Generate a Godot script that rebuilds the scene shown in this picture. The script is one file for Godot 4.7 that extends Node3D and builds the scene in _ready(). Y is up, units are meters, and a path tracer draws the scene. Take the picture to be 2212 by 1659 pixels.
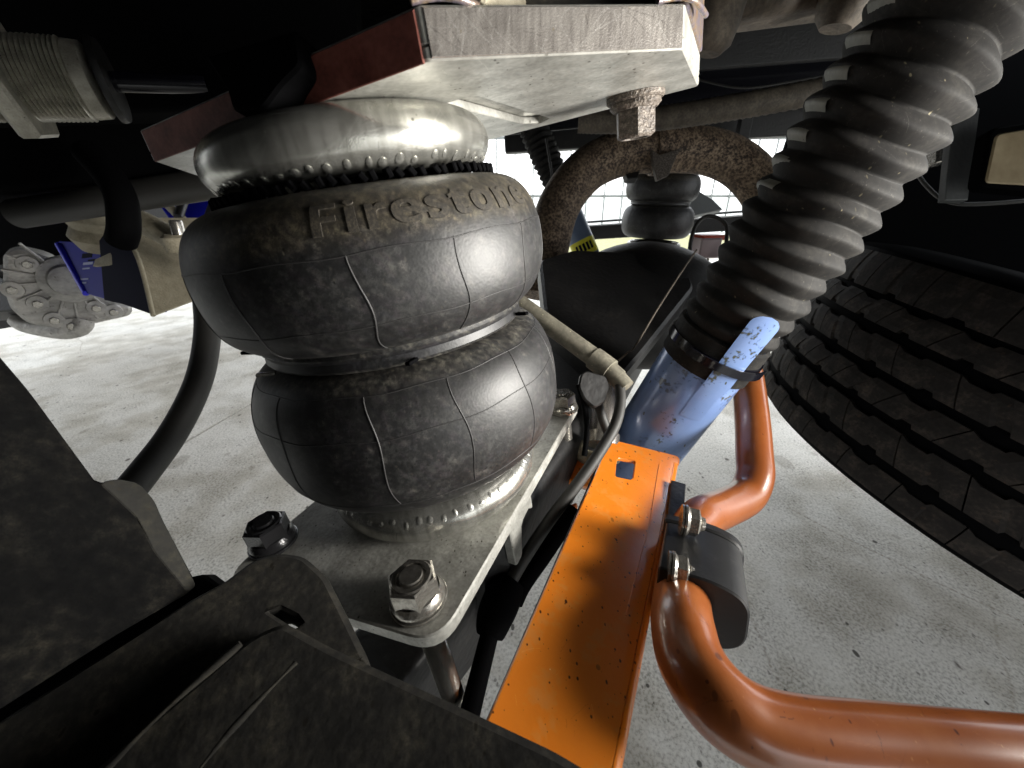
extends Node3D

# ---------------------------------------------------------------- measuring
const EYE := Vector3(0, 0.72, 0)
const FOCAL := 859.0
const TILT := 0.43917          # the camera looks down by this angle
var org := {}                  # node -> the point its mesh coordinates start from
var used := {}
var mats := {}
var rng := RandomNumberGenerator.new()
var nz := FastNoiseLite.new()

func ray(u: float, v: float) -> Vector3:
	var a := (u - 1106.0) / FOCAL
	var b := -(v - 829.5) / FOCAL
	return Vector3(a, b * cos(TILT) - sin(TILT), -b * sin(TILT) - cos(TILT))

func at(u: float, v: float, d: float) -> Vector3:
	return EYE + ray(u, v) * d

func on_plane(u: float, v: float, q: Vector3, n: Vector3) -> Vector3:
	var r := ray(u, v)
	return EYE + r * ((q - EYE).dot(n) / r.dot(n))

# ---------------------------------------------------------------- things, parts
func numbered(called: String) -> String:
	if not used.has(called):
		used[called] = 0
		return called
	used[called] += 1
	return "%s_%03d" % [called, used[called]]

func tag(o: Node3D, label: String, category: String, group := "") -> Node3D:
	o.set_meta("label", label)
	o.set_meta("category", category)
	if group != "":
		o.set_meta("group", group)
	return o

func thing(called: String, label: String, category: String, base: Vector3, group := "") -> Node3D:
	var o := Node3D.new()
	o.name = numbered(called)
	add_child(o)
	o.position = base
	org[o] = base
	tag(o, label, category, group)
	return o

func local_thing(called: String, label: String, category: String, place: Transform3D, group := "") -> Node3D:
	var o := thing(called, label, category, place.origin, group)
	o.transform = place
	org[o] = Vector3.ZERO
	return o

func mb() -> Dictionary:
	return {"v": PackedVector3Array(), "n": PackedVector3Array(), "c": PackedColorArray()}

func tri(m: Dictionary, a: Vector3, b: Vector3, c: Vector3, na: Vector3, nb: Vector3, nc: Vector3, ca := Color.WHITE, cb := Color.WHITE, cc := Color.WHITE) -> void:
	var g := (b - a).cross(c - a)
	if g.length_squared() < 1e-18:
		return
	if g.dot(na + nb + nc) > 0.0:
		m.v.append_array([a, c, b]); m.n.append_array([na, nc, nb]); m.c.append_array([ca, cc, cb])
	else:
		m.v.append_array([a, b, c]); m.n.append_array([na, nb, nc]); m.c.append_array([ca, cb, cc])

func quad(m: Dictionary, a: Vector3, b: Vector3, c: Vector3, d: Vector3, na: Vector3, nb: Vector3, nc: Vector3, nd: Vector3, ca := Color.WHITE, cb := Color.WHITE, cc := Color.WHITE, cd := Color.WHITE) -> void:
	tri(m, a, b, c, na, nb, nc, ca, cb, cc)
	tri(m, a, c, d, na, nc, nd, ca, cc, cd)

func commit(m: Dictionary, off: Vector3) -> ArrayMesh:
	var arr := []
	arr.resize(Mesh.ARRAY_MAX)
	var v: PackedVector3Array = m.v
	if off != Vector3.ZERO:
		for i in v.size():
			v[i] -= off
	arr[Mesh.ARRAY_VERTEX] = v
	arr[Mesh.ARRAY_NORMAL] = m.n
	arr[Mesh.ARRAY_COLOR] = m.c
	var am := ArrayMesh.new()
	am.add_surface_from_arrays(Mesh.PRIMITIVE_TRIANGLES, arr)
	return am

func obj(called: String, m: Dictionary, mat: Material, parent: Node3D = null) -> MeshInstance3D:
	var o := MeshInstance3D.new()
	if parent == null:
		o.name = numbered(called)
		add_child(o)
		var c := Vector3.ZERO
		if m.v.size() > 0:
			var lo: Vector3 = m.v[0]
			var hi: Vector3 = m.v[0]
			for p in m.v:
				lo = lo.min(p); hi = hi.max(p)
			c = Vector3((lo.x + hi.x) / 2, lo.y, (lo.z + hi.z) / 2)
		o.position = c
		org[o] = c
	else:
		o.name = called
		parent.add_child(o, true)
		org[o] = org[parent]
	o.mesh = commit(m, org[o])
	o.material_override = mat
	return o

# ---------------------------------------------------------------- shapes
func side_of(ax: Vector3) -> Vector3:
	var h := Vector3.UP if absf(ax.y) < 0.9 else Vector3.RIGHT
	return ax.cross(h).normalized()

# profile points: x = radius, y = height along the axis
func lathe(m: Dictionary, prof: Array, c: Vector3, ax: Vector3, n: int, ref := Vector3.ZERO, tint = null, a0 := 0.0, a1 := TAU, sharp := 38.0) -> void:
	ax = ax.normalized()
	var e1 := side_of(ax) if ref == Vector3.ZERO else (ref - ax * ref.dot(ax)).normalized()
	var e2 := e1.cross(ax)
	var rows := []               # [r, h, nr, nh]
	var segs := []
	for i in prof.size() - 1:
		var d: Vector2 = prof[i + 1] - prof[i]
		segs.append(Vector2(d.y, -d.x).normalized())
	var bands := []
	for i in segs.size():
		var n0: Vector2 = segs[i]
		var n1: Vector2 = segs[i]
		if i > 0 and segs[i - 1].dot(segs[i]) > cos(deg_to_rad(sharp)):
			n0 = (segs[i - 1] + segs[i]).normalized()
		if i < segs.size() - 1 and segs[i + 1].dot(segs[i]) > cos(deg_to_rad(sharp)):
			n1 = (segs[i + 1] + segs[i]).normalized()
		bands.append([prof[i], prof[i + 1], n0, n1])
	for b in bands:
		var pa: Vector3; var pb: Vector3; var qa: Vector3; var qb: Vector3
		var la := Color.WHITE
		var lb := Color.WHITE
		for j in n + 1:
			var t := a0 + (a1 - a0) * j / n
			var dir := e1 * cos(t) + e2 * sin(t)
			var va: Vector3 = c + ax * b[0].y + dir * b[0].x
			var vb: Vector3 = c + ax * b[1].y + dir * b[1].x
			var wa: Vector3 = (dir * b[2].x + ax * b[2].y).normalized()
			var wb: Vector3 = (dir * b[3].x + ax * b[3].y).normalized()
			var ca := Color.WHITE
			var cb := Color.WHITE
			if tint != null:
				ca = tint.call(va, b[0], t)
				cb = tint.call(vb, b[1], t)
			if j > 0:
				quad(m, pa, va, vb, pb, qa, wa, wb, qb, la, ca, cb, lb)
			pa = va; pb = vb; qa = wa; qb = wb; la = ca; lb = cb

func arc(cx: float, cy: float, rx: float, ry: float, d0: float, d1: float, n: int) -> Array:
	var out := []
	for i in n + 1:
		var t := deg_to_rad(d0 + (d1 - d0) * i / n)
		out.append(Vector2(cx + rx * cos(t), cy + ry * sin(t)))
	return out

func smooth_path(pts: Array, per := 8) -> Array:
	var out := []
	for i in pts.size() - 1:
		var p0: Vector3 = pts[maxi(i - 1, 0)]
		var p1: Vector3 = pts[i]
		var p2: Vector3 = pts[i + 1]
		var p3: Vector3 = pts[mini(i + 2, pts.size() - 1)]
		for k in per:
			out.append(p1.cubic_interpolate(p2, p0, p3, float(k) / per))
	out.append(pts[pts.size() - 1])
	return out

# a round bar along a path; radius by Callable(t along, 0..1) or a number
func tube(m: Dictionary, pts: Array, r, n := 20, capped := true, tint = null) -> void:
	var t0: Vector3 = (pts[1] - pts[0]).normalized()
	var up := side_of(t0)
	var rings := []
	for i in pts.size():
		var a: Vector3 = pts[maxi(i - 1, 0)]
		var b: Vector3 = pts[mini(i + 1, pts.size() - 1)]
		var t := (b - a).normalized()
		up = (up - t * up.dot(t)).normalized()
		var s := t.cross(up)
		var rr: float = r.call(float(i) / (pts.size() - 1)) if r is Callable else r
		var ring := []
		for j in n:
			var g := TAU * j / n
			var d := up * cos(g) + s * sin(g)
			ring.append([pts[i] + d * rr, d])
		rings.append([ring, t])
	for i in pts.size() - 1:
		for j in n:
			var k := (j + 1) % n
			var A = rings[i][0][j]; var B = rings[i][0][k]; var C = rings[i + 1][0][k]; var D = rings[i + 1][0][j]
			if tint != null:
				quad(m, A[0], B[0], C[0], D[0], A[1], B[1], C[1], D[1], tint.call(A[0]), tint.call(B[0]), tint.call(C[0]), tint.call(D[0]))
			else:
				quad(m, A[0], B[0], C[0], D[0], A[1], B[1], C[1], D[1])
	if capped:
		for e in [0, pts.size() - 1]:
			var nn: Vector3 = -rings[0][1] if e == 0 else rings[e][1]
			for j in n:
				tri(m, pts[e], rings[e][0][j][0], rings[e][0][(j + 1) % n][0], nn, nn, nn)

func rounded(poly: Array, r, seg := 5) -> PackedVector2Array:
	var out := PackedVector2Array()
	var n := poly.size()
	for i in n:
		var p: Vector2 = poly[i]
		var a: Vector2 = poly[(i + n - 1) % n] - p
		var b: Vector2 = poly[(i + 1) % n] - p
		var rr: float = r[i] if r is Array else r
		rr = minf(rr, minf(a.length(), b.length()) * 0.49)
		if rr < 1e-5:
			out.append(p)
			continue
		for k in seg + 1:
			var t := float(k) / seg
			out.append((p + a.normalized() * rr).lerp(p, t).lerp(p.lerp(p + b.normalized() * rr, t), t))
	return out

func inset(poly: PackedVector2Array, d: float) -> PackedVector2Array:
	var out := PackedVector2Array()
	var n := poly.size()
	var sgn := 1.0 if not Geometry2D.is_polygon_clockwise(poly) else -1.0
	for i in n:
		var a := (poly[i] - poly[(i + n - 1) % n]).normalized()
		var b := (poly[(i + 1) % n] - poly[i]).normalized()
		var na := Vector2(-a.y, a.x)
		var nb := Vector2(-b.y, b.x)
		var k := (na + nb).normalized()
		out.append(poly[i] + k * sgn * d / maxf(0.35, k.dot(na)))
	return out

# a plate: polygon in the frame's x and y, its top at z = 0, down to z = -thick, with chamfered edges
func prism(m: Dictionary, poly: PackedVector2Array, f: Transform3D, thick: float, bevel := 0.0, holes := [], smooth := 40.0, tint = null) -> void:
	while bevel > 1e-4 and (Geometry2D.triangulate_polygon(inset(poly, bevel)).is_empty() or Geometry2D.is_polygon_clockwise(inset(poly, bevel)) != Geometry2D.is_polygon_clockwise(poly)):
		bevel *= 0.6
	if bevel <= 1e-4:
		bevel = 0.0
	var P := func(q: Vector2, z: float) -> Vector3: return f * Vector3(q.x, q.y, z)
	var N := func(q: Vector2, z: float) -> Vector3: return (f.basis * Vector3(q.x, q.y, z)).normalized()
	var T := func(p: Vector3) -> Color: return tint.call(p) if tint != null else Color.WHITE
	for top in [true, false]:
		var face := inset(poly, bevel) if bevel > 0 else poly
		for h in holes:
			var hp: PackedVector2Array = inset(h, -bevel * 0.6) if bevel > 0 else h
			face = bridge(face, hp)
		var ix := Geometry2D.triangulate_polygon(face)
		if ix.is_empty():
			print("a face could not be filled ", poly.size())
		var z := 0.0 if top else -thick
		var nn: Vector3 = N.call(Vector2.ZERO, 1.0 if top else -1.0)
		for i in range(0, ix.size(), 3):
			var a: Vector3 = P.call(face[ix[i]], z); var b: Vector3 = P.call(face[ix[i + 1]], z); var c: Vector3 = P.call(face[ix[i + 2]], z)
			tri(m, a, b, c, nn, nn, nn, T.call(a), T.call(b), T.call(c))
	var loops := [[poly, 1.0, bevel]]
	for h in holes:
		loops.append([h, -1.0, bevel * 0.6])
	for L in loops:
		var pl: PackedVector2Array = L[0]
		var n := pl.size()
		var bv: float = L[2]
		var inn := inset(pl, bv * L[1]) if bv > 0 else pl
		var sgn: float = (1.0 if not Geometry2D.is_polygon_clockwise(pl) else -1.0) * L[1]
		var fn := []
		for i in n:
			var d := (pl[(i + 1) % n] - pl[i]).normalized()
			fn.append(Vector2(d.y, -d.x) * sgn)
		for i in n:
			var k := (i + 1) % n
			var n0: Vector2 = fn[i]
			var n1: Vector2 = fn[i]
			if fn[(i + n - 1) % n].dot(fn[i]) > cos(deg_to_rad(smooth)):
				n0 = (fn[(i + n - 1) % n] + fn[i]).normalized()
			if fn[k].dot(fn[i]) > cos(deg_to_rad(smooth)):
				n1 = (fn[k] + fn[i]).normalized()
			var z0 := -bv
			var z1 := -(thick - bv)
			var A: Vector3 = P.call(pl[i], z0); var B: Vector3 = P.call(pl[k], z0); var C: Vector3 = P.call(pl[k], z1); var D: Vector3 = P.call(pl[i], z1)
			quad(m, A, B, C, D, N.call(n0, 0), N.call(n1, 0), N.call(n1, 0), N.call(n0, 0), T.call(A), T.call(B), T.call(C), T.call(D))
			if bv > 0:
				for s in [1.0, -1.0]:
					var E: Vector3 = P.call(inn[i], 0.0 if s > 0 else -thick); var F: Vector3 = P.call(inn[k], 0.0 if s > 0 else -thick)
					var U := A if s > 0 else D
					var V := B if s > 0 else C
					var m0: Vector3 = N.call(n0, s); var m1: Vector3 = N.call(n1, s)
					quad(m, E, F, V, U, m0, m1, m1, m0, T.call(E), T.call(F), T.call(V), T.call(U))

func bridge(outer: PackedVector2Array, hole: PackedVector2Array) -> PackedVector2Array:
	var h := hole.duplicate()
	if Geometry2D.is_polygon_clockwise(h) == Geometry2D.is_polygon_clockwise(outer):
		h.reverse()
	var best := 1e9
	var bi := 0
	var bj := 0
	for i in outer.size():
		for j in h.size():
			var d := outer[i].distance_squared_to(h[j])
			if d < best:
				best = d; bi = i; bj = j
	var out := PackedVector2Array()
	for i in bi + 1:
		out.append(outer[i])
	for k in h.size() + 1:
		out.append(h[(bj + k) % h.size()])
	for i in range(bi, outer.size()):
		out.append(outer[i])
	return out

func frame(o: Vector3, z: Vector3, x: Vector3) -> Transform3D:
	z = z.normalized()
	x = (x - z * x.dot(z)).normalized()
	return Transform3D(Basis(x, z.cross(x), z), o)

func flat(f: Transform3D, pts: Array) -> Array:
	var out := []
	var inv := f.affine_inverse()
	for p in pts:
		var q: Vector3 = inv * p
		out.append(Vector2(q.x, q.y))
	return out

# a frame through points given by pixel and depth: normal turned to the camera
func frame_of(pts: Array) -> Transform3D:
	var c := Vector3.ZERO
	for p in pts:
		c += p
	c /= pts.size()
	var n := Vector3.ZERO
	for i in pts.size():
		n += (pts[i] - c).cross(pts[(i + 1) % pts.size()] - c)
	if n.dot(EYE - c) < 0:
		n = -n
	return frame(c, n, Vector3.RIGHT)

# a plate whose outline was measured as [u, v, depth] triples
func plate(m: Dictionary, pix: Array, thick: float, bevel: float, corner := 0.0, holes := []) -> Transform3D:
	var pts := []
	for q in pix:
		pts.append(at(q[0], q[1], q[2]))
	var f := frame_of(pts)
	for i in pts.size():
		pts[i] = on_plane(pix[i][0], pix[i][1], f.origin, f.basis.z)
	var cut := []
	for h in holes:
		var hp := []
		for q in h:
			hp.append(on_plane(q[0], q[1], f.origin, f.basis.z))
		cut.append(rounded(flat(f, hp), 0.0008, 3))
	prism(m, rounded(flat(f, pts), corner), f, thick, bevel, cut)
	return f

func block(m: Dictionary, c: Vector3, b: Basis, size: Vector3, bevel := 0.002, corner := 0.0) -> void:
	var f := Transform3D(b, c + b.z * size.z / 2)
	prism(m, rounded([Vector2(-size.x, -size.y) / 2, Vector2(size.x, -size.y) / 2, Vector2(size.x, size.y) / 2, Vector2(-size.x, size.y) / 2], corner), f, size.z, bevel)

func beam(m: Dictionary, a: Vector3, b: Vector3, up: Vector3, w: float, h: float, bevel := 0.003) -> void:
	var z := (b - a).normalized()
	var y := (up - z * up.dot(z)).normalized()
	block(m, (a + b) / 2, Basis(y.cross(z), y, z), Vector3(w, h, a.distance_to(b)), bevel, bevel * 1.5)

func hexagon(across: float, turn := 0.0) -> PackedVector2Array:
	var out := PackedVector2Array()
	for i in 6:
		out.append(Vector2.from_angle(turn + TAU * i / 6) * across / sqrt(3.0))
	return out

# ---------------------------------------------------------------- materials
func ramp(cols: Array) -> Gradient:
	var g := Gradient.new()
	var o := PackedFloat32Array()
	var c := PackedColorArray()
	for k in cols:
		o.append(k[0]); c.append(k[1])
	g.offsets = o
	g.colors = c
	return g

func rgb(r: float, g: float, b: float) -> Color:
	return Color(r / 255.0, g / 255.0, b / 255.0)

# colour texture: coarse and fine noise through a ramp, grain, and round flecks [count, least, most radius, colour]
func tex(seed_: int, coarse: float, fine: float, share: float, grain: float, cols: Array, flecks := [], side := 512, streak := 1.0, scratches := []) -> ImageTexture:
	var a := FastNoiseLite.new()
	a.seed = seed_
	a.frequency = coarse
	a.fractal_octaves = 4
	var b := FastNoiseLite.new()
	b.seed = seed_ + 7
	b.frequency = fine
	b.fractal_octaves = 3
	var ia := a.get_seamless_image(side, side)
	var ib := b.get_seamless_image(side, side)
	if streak > 1.0:
		var sh := int(side / streak)
		ib.resize(side, side)
		ib = ib.get_region(Rect2i(0, 0, side, sh))
		ib.resize(side, side, Image.INTERPOLATE_BILINEAR)
	var da := ia.get_data()
	ib.convert(Image.FORMAT_L8)
	ia.convert(Image.FORMAT_L8)
	da = ia.get_data()
	var db := ib.get_data()
	var g := ramp(cols)
	var lut := PackedByteArray()
	for i in 256:
		var c := g.sample(i / 255.0)
		lut.append_array([int(c.r * 255), int(c.g * 255), int(c.b * 255)])
	var r := RandomNumberGenerator.new()
	r.seed = seed_
	var out := PackedByteArray()
	out.resize(side * side * 3)
	for i in side * side:
		var k := clampi(int(da[i] * share + db[i] * (1.0 - share) + (r.randf() - 0.5) * grain * 255.0), 0, 255) * 3
		out[i * 3] = lut[k]; out[i * 3 + 1] = lut[k + 1]; out[i * 3 + 2] = lut[k + 2]
	var im := Image.create_from_data(side, side, false, Image.FORMAT_RGB8, out)
	for f in flecks:
		for i in f[0]:
			var rad := lerpf(f[1], f[2], pow(r.randf(), 3.0))
			var cx := r.randf() * side
			var cy := r.randf() * side
			var sq := r.randf_range(0.6, 1.0)
			for y in range(int(cy - rad - 1), int(cy + rad + 2)):
				for x in range(int(cx - rad - 1), int(cx + rad + 2)):
					var d := Vector2((x - cx) / sq, (y - cy) * sq).length() - rad
					if d < 0.6:
						var px := posmod(x, side)
						var py := posmod(y, side)
						im.set_pixel(px, py, im.get_pixel(px, py).lerp(f[3], clampf(0.6 - d, 0, 1) * f[3].a))
	for f in scratches:
		for i in f[0]:
			var p := Vector2(r.randf() * side, r.randf() * side)
			var way := r.randf() * TAU
			var n := int(lerpf(f[1], f[2], pow(r.randf(), 2.0)))
			var strong := r.randf_range(0.3, 1.0)
			for k in n:
				way += r.randf_range(-0.06, 0.06)
				p += Vector2.from_angle(way)
				if r.randf() < 0.8:
					var px := posmod(int(p.x), side)
					var py := posmod(int(p.y), side)
					im.set_pixel(px, py, im.get_pixel(px, py).lerp(f[3], f[3].a * strong))
	return ImageTexture.create_from_image(im)

func bump(seed_: int, freq: float, oct := 4, lo := 0.0, hi := 1.0, side := 512) -> NoiseTexture2D:
	var a := FastNoiseLite.new()
	a.seed = seed_
	a.frequency = freq
	a.fractal_octaves = oct
	var t := NoiseTexture2D.new()
	t.width = side
	t.height = side
	t.seamless = true
	t.noise = a
	t.color_ramp = ramp([[lo, Color.BLACK], [hi, Color.WHITE]])
	return t

func mat(called: String, tx, scale: float, rough: float, metal := 0.0, bp = null, bump_cm := 0.02, tint := Color.WHITE, extra := {}) -> StandardMaterial3D:
	var m := StandardMaterial3D.new()
	m.resource_name = called
	m.albedo_color = tint
	if tx:
		m.albedo_texture = tx
	m.uv1_triplanar = true
	m.uv1_triplanar_sharpness = 3.0
	m.uv1_scale = Vector3.ONE * scale
	m.roughness = rough
	m.metallic = metal
	if bp:
		m.heightmap_enabled = true
		m.heightmap_texture = bp
		m.heightmap_scale = bump_cm
	for k in extra:
		m.set(k, extra[k])
	mats[called] = m
	return m

func make_materials() -> void:
	var fine := bump(3, 0.06, 5, 0.25, 0.75)
	var rough_bump := bump(5, 0.02, 5, 0.2, 0.8)
	var pits := bump(9, 0.045, 4, 0.35, 0.6)
	var dusty := tex(11, 0.012, 0.055, 0.40, 0.34, [[0.0, rgb(104, 104, 106)], [0.40, rgb(138, 137, 138)], [0.56, rgb(176, 175, 174)], [0.64, rgb(232, 230, 226)], [1.0, rgb(250, 248, 244)]], [[1600, 0.5, 3.2, Color(1, 0.97, 0.9, 0.85)], [900, 0.6, 3.0, Color(0.2, 0.2, 0.2, 0.8)], [60, 3.0, 9.0, Color(1, 0.97, 0.9, 0.4)]], 1024, 1.0, [[160, 10, 120, Color(1, 0.98, 0.94, 0.55)], [120, 10, 90, Color(0.25, 0.25, 0.25, 0.6)]])
	var grain := bump(15, 0.30, 2, 0.2, 0.8)
	mat("rubber", dusty, 4.6, 0.5, 0.0, grain, 0.004, Color.WHITE, {"vertex_color_use_as_albedo": true})
	mat("seam", null, 9.0, 0.55, 0.0, null, 0.0, rgb(38, 37, 37))
	mat("lettering", dusty, 12.0, 0.7, 0.0, grain, 0.003, rgb(74, 68, 58))
	var zinc := tex(21, 0.01, 0.05, 0.45, 0.10, [[0.0, rgb(120, 119, 113)], [0.45, rgb(168, 167, 160)], [0.6, rgb(188, 187, 180)], [1.0, rgb(214, 213, 208)]], [[60, 0.5, 2.5, Color(0.25, 0.24, 0.22, 0.8)], [90, 0.4, 1.6, Color(0.95, 0.95, 0.92, 0.8)]], 512, 8.0, [[240, 6, 60, Color(0.98, 0.98, 0.95, 0.7)], [120, 6, 50, Color(0.2, 0.2, 0.19, 0.6)]])
	mat("zinc", zinc, 8.0, 0.27, 0.85, grain, 0.002)
	mat("crimp", zinc, 20.0, 0.3, 0.8)
	var mill := tex(31, 0.008, 0.06, 0.6, 0.10, [[0.0, rgb(122, 121, 116)], [0.4, rgb(156, 155, 149)], [0.7, rgb(180, 179, 173)], [1.0, rgb(200, 199, 193)]], [[700, 0.6, 3.6, Color(0.22, 0.2, 0.17, 0.75)], [14, 1.5, 5.0, Color(0.3, 0.26, 0.2, 0.6)]], 1024, 1.0, [[90, 10, 90, Color(0.35, 0.32, 0.27, 0.5)], [60, 10, 110, Color(0.95, 0.94, 0.9, 0.5)]])
	mat("plate", mill, 6.0, 0.42, 0.30, fine, 0.006)
	mat("top_plate", mill, 5.0, 0.40, 0.45, fine, 0.006)
	var ground_steel := tex(35, 0.012, 0.1, 0.45, 0.12, [[0.0, rgb(118, 112, 108)], [0.5, rgb(172, 166, 160)], [1.0, rgb(220, 214, 206)]], [[30, 1.0, 6.0, Color(0.55, 0.45, 0.25, 0.4)]], 512, 10.0, [[420, 20, 140, Color(0.95, 0.94, 0.92, 0.6)], [260, 20, 120, Color(0.3, 0.28, 0.27, 0.5)]])
	mat("ground_steel", ground_steel, 9.0, 0.26, 0.75, grain, 0.004)
	var redox := tex(41, 0.015, 0.08, 0.6, 0.15, [[0.0, rgb(78, 38, 32)], [0.5, rgb(116, 64, 54)], [1.0, rgb(140, 90, 78)]], [[50, 0.6, 3.0, Color(0.2, 0.1, 0.08, 0.7)]])
	mat("red_oxide", redox, 9.0, 0.6, 0.0, fine, 0.005)
	var weld := tex(43, 0.02, 0.05, 0.7, 0.10, [[0.0, rgb(120, 80, 40)], [0.4, rgb(120, 106, 90)], [0.6, rgb(104, 96, 106)], [1.0, rgb(90, 90, 98)]])
	mat("weld", weld, 12.0, 0.35, 0.4, fine, 0.02)
	mat("nut", tex(51, 0.02, 0.08, 0.6, 0.15, [[0.0, rgb(120, 116, 110)], [0.5, rgb(168, 164, 156)], [1.0, rgb(205, 202, 196)]], [[50, 0.5, 3.0, Color(0.1, 0.1, 0.1, 0.7)]]), 20.0, 0.25, 0.85, fine, 0.004)
	mat("bright_steel", mill, 9.0, 0.3, 0.35, null, 0.0, rgb(255, 250, 240))
	mat("dark_nut", null, 20.0, 0.22, 0.4, fine, 0.006, rgb(40, 40, 42))
	var orange := tex(61, 0.006, 0.04, 0.75, 0.03, [[0.0, rgb(222, 124, 34)], [0.56, rgb(226, 126, 30)], [0.66, rgb(222, 132, 48)], [1.0, rgb(214, 136, 66)]], [[420, 0.8, 4.0, Color(0.25, 0.1, 0.02, 0.9)], [300, 0.4, 1.2, Color(0.5, 0.25, 0.08, 0.7)], [70, 2.6, 5.5, Color(0.24, 0.09, 0.02, 0.95)], [10, 4.0, 12.0, Color(0.3, 0.2, 0.1, 0.4)], [12, 0.6, 1.6, Color(1, 0.95, 0.85, 0.9)]], 1024, 1.0, [[50, 8, 70, Color(0.45, 0.2, 0.05, 0.5)], [40, 8, 60, Color(1, 0.8, 0.55, 0.4)]])
	mat("orange", orange, 6.0, 0.32, 0.0, fine, 0.003, Color.WHITE, {"clearcoat_enabled": true, "clearcoat": 0.5, "clearcoat_roughness": 0.15})
	var bar_orange := tex(63, 0.008, 0.05, 0.75, 0.03, [[0.0, rgb(136, 72, 34)], [0.5, rgb(150, 82, 38)], [1.0, rgb(164, 98, 54)]], [[140, 0.4, 2.4, Color(0.26, 0.08, 0.03, 0.85)], [14, 2.0, 7.0, Color(0.22, 0.1, 0.05, 0.5)], [120, 0.4, 1.2, Color(0.85, 0.65, 0.45, 0.6)]], 512, 1.0, [[70, 8, 60, Color(0.75, 0.5, 0.3, 0.4)], [60, 8, 60, Color(0.22, 0.08, 0.03, 0.5)]])
	mat("bar_orange", bar_orange, 6.0, 0.3, 0.0, grain, 0.001, Color.WHITE, {"clearcoat_enabled": true, "clearcoat": 0.4, "clearcoat_roughness": 0.12})
	var blue := tex(71, 0.007, 0.06, 0.62, 0.03, [[0.0, rgb(108, 132, 178)], [0.66, rgb(114, 138, 184)], [0.72, rgb(84, 104, 144)], [0.76, rgb(66, 66, 44)], [1.0, rgb(50, 48, 34)]], [[70, 0.6, 5.0, Color(0.2, 0.2, 0.12, 0.85)]])
	mat("blue_paint", blue, 7.0, 0.28, 0.1, null, 0.0, Color.WHITE, {"clearcoat_enabled": true, "clearcoat": 0.4, "clearcoat_roughness": 0.125})
	mat("boot", tex(81, 0.012, 0.06, 0.6, 0.12, [[0.0, rgb(22, 22, 22)], [0.5, rgb(33, 32, 31)], [1.0, rgb(58, 56, 52)]], [[30, 0.8, 4.0, Color(0.75, 0.7, 0.55, 0.5)], [400, 0.5, 1.6, Color(0.5, 0.48, 0.44, 0.4)]], 512, 1.0, [[120, 8, 60, Color(0.5, 0.48, 0.44, 0.35)]]), 8.0, 0.74, 0.0, grain, 0.003, Color.WHITE, {"metallic_specular": 0.25})
	mat("boot_dusty", tex(83, 0.02, 0.06, 0.6, 0.15, [[0.0, rgb(84, 84, 78)], [1.0, rgb(122, 122, 112)]], [[16, 0.6, 2.0, Color(0.1, 0.1, 0.1, 0.8)]]), 8.0, 0.6)
	mat("tyre", tex(91, 0.015, 0.08, 0.6, 0.2, [[0.0, rgb(30, 28, 27)], [0.5, rgb(43, 40, 38)], [0.72, rgb(62, 56, 51)], [1.0, rgb(88, 78, 68)]], [[60, 1.0, 5.0, Color(0.35, 0.28, 0.22, 0.5)]]), 4.0, 0.8, 0.0, fine, 0.008, Color.WHITE, {"metallic_specular": 0.25})
	mat("black", null, 4.0, 0.6, 0.0, null, 0.0, rgb(11, 11, 12), {"metallic_specular": 0.05})
	mat("black_paint", tex(95, 0.012, 0.08, 0.6, 0.2, [[0.0, rgb(16, 16, 17)], [0.7, rgb(28, 27, 27)], [1.0, rgb(60, 56, 50)]]), 4.0, 0.5, 0.0, fine, 0.02)
	mat("gloss_black", null, 4.0, 0.16, 0.0, null, 0.0, rgb(16, 16, 22))
	mat("hose", null, 8.0, 0.6, 0.0, fine, 0.004, rgb(40, 39, 37))
	mat("bush_rubber", tex(97, 0.015, 0.07, 0.6, 0.2, [[0.0, rgb(15, 15, 16)], [0.6, rgb(23, 23, 24)], [1.0, rgb(54, 53, 52)]]), 8.0, 0.5, 0.0, grain, 0.003)
	mat("dusty_rod", tex(99, 0.015, 0.06, 0.6, 0.2, [[0.0, rgb(70, 67, 58)], [0.5, rgb(104, 100, 88)], [1.0, rgb(140, 135, 118)]], [[160, 0.5, 2.5, Color(0.8, 0.76, 0.62, 0.7)]]), 9.0, 0.8, 0.0, grain, 0.004)
	var dirt := tex(101, 0.012, 0.06, 0.55, 0.2, [[0.0, rgb(18, 18, 17)], [0.45, rgb(31, 30, 28)], [0.7, rgb(46, 44, 39)], [1.0, rgb(76, 71, 60)]], [[90, 0.8, 4.0, Color(0.08, 0.07, 0.05, 0.8)]])
	mat("casting", dirt, 7.0, 0.9, 0.0, fine, 0.009, Color.WHITE, {"metallic_specular": 0.3})
	mat("casting_dark", tex(102, 0.010, 0.05, 0.55, 0.2, [[0.0, rgb(8, 8, 9)], [0.5, rgb(15, 15, 15)], [0.72, rgb(26, 25, 23)], [1.0, rgb(52, 49, 42)]]), 6.0, 0.95, 0.0, fine, 0.03, Color.WHITE, {"metallic_specular": 0.15})
	var yellow_dirt := tex(103, 0.015, 0.07, 0.55, 0.2, [[0.0, rgb(14, 13, 12)], [0.5, rgb(24, 23, 19)], [0.7, rgb(38, 36, 28)], [1.0, rgb(62, 57, 42)]], [[70, 0.8, 4.0, Color(0.12, 0.1, 0.06, 0.8)]])
	mat("rusty_rim", yellow_dirt, 9.0, 0.9, 0.0, rough_bump, 0.05)
	mat("cast_bar", tex(105, 0.015, 0.08, 0.5, 0.25, [[0.0, rgb(60, 54, 48)], [0.5, rgb(96, 88, 78)], [1.0, rgb(134, 124, 108)]]), 6.0, 0.7, 0.0, rough_bump, 0.03)
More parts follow.
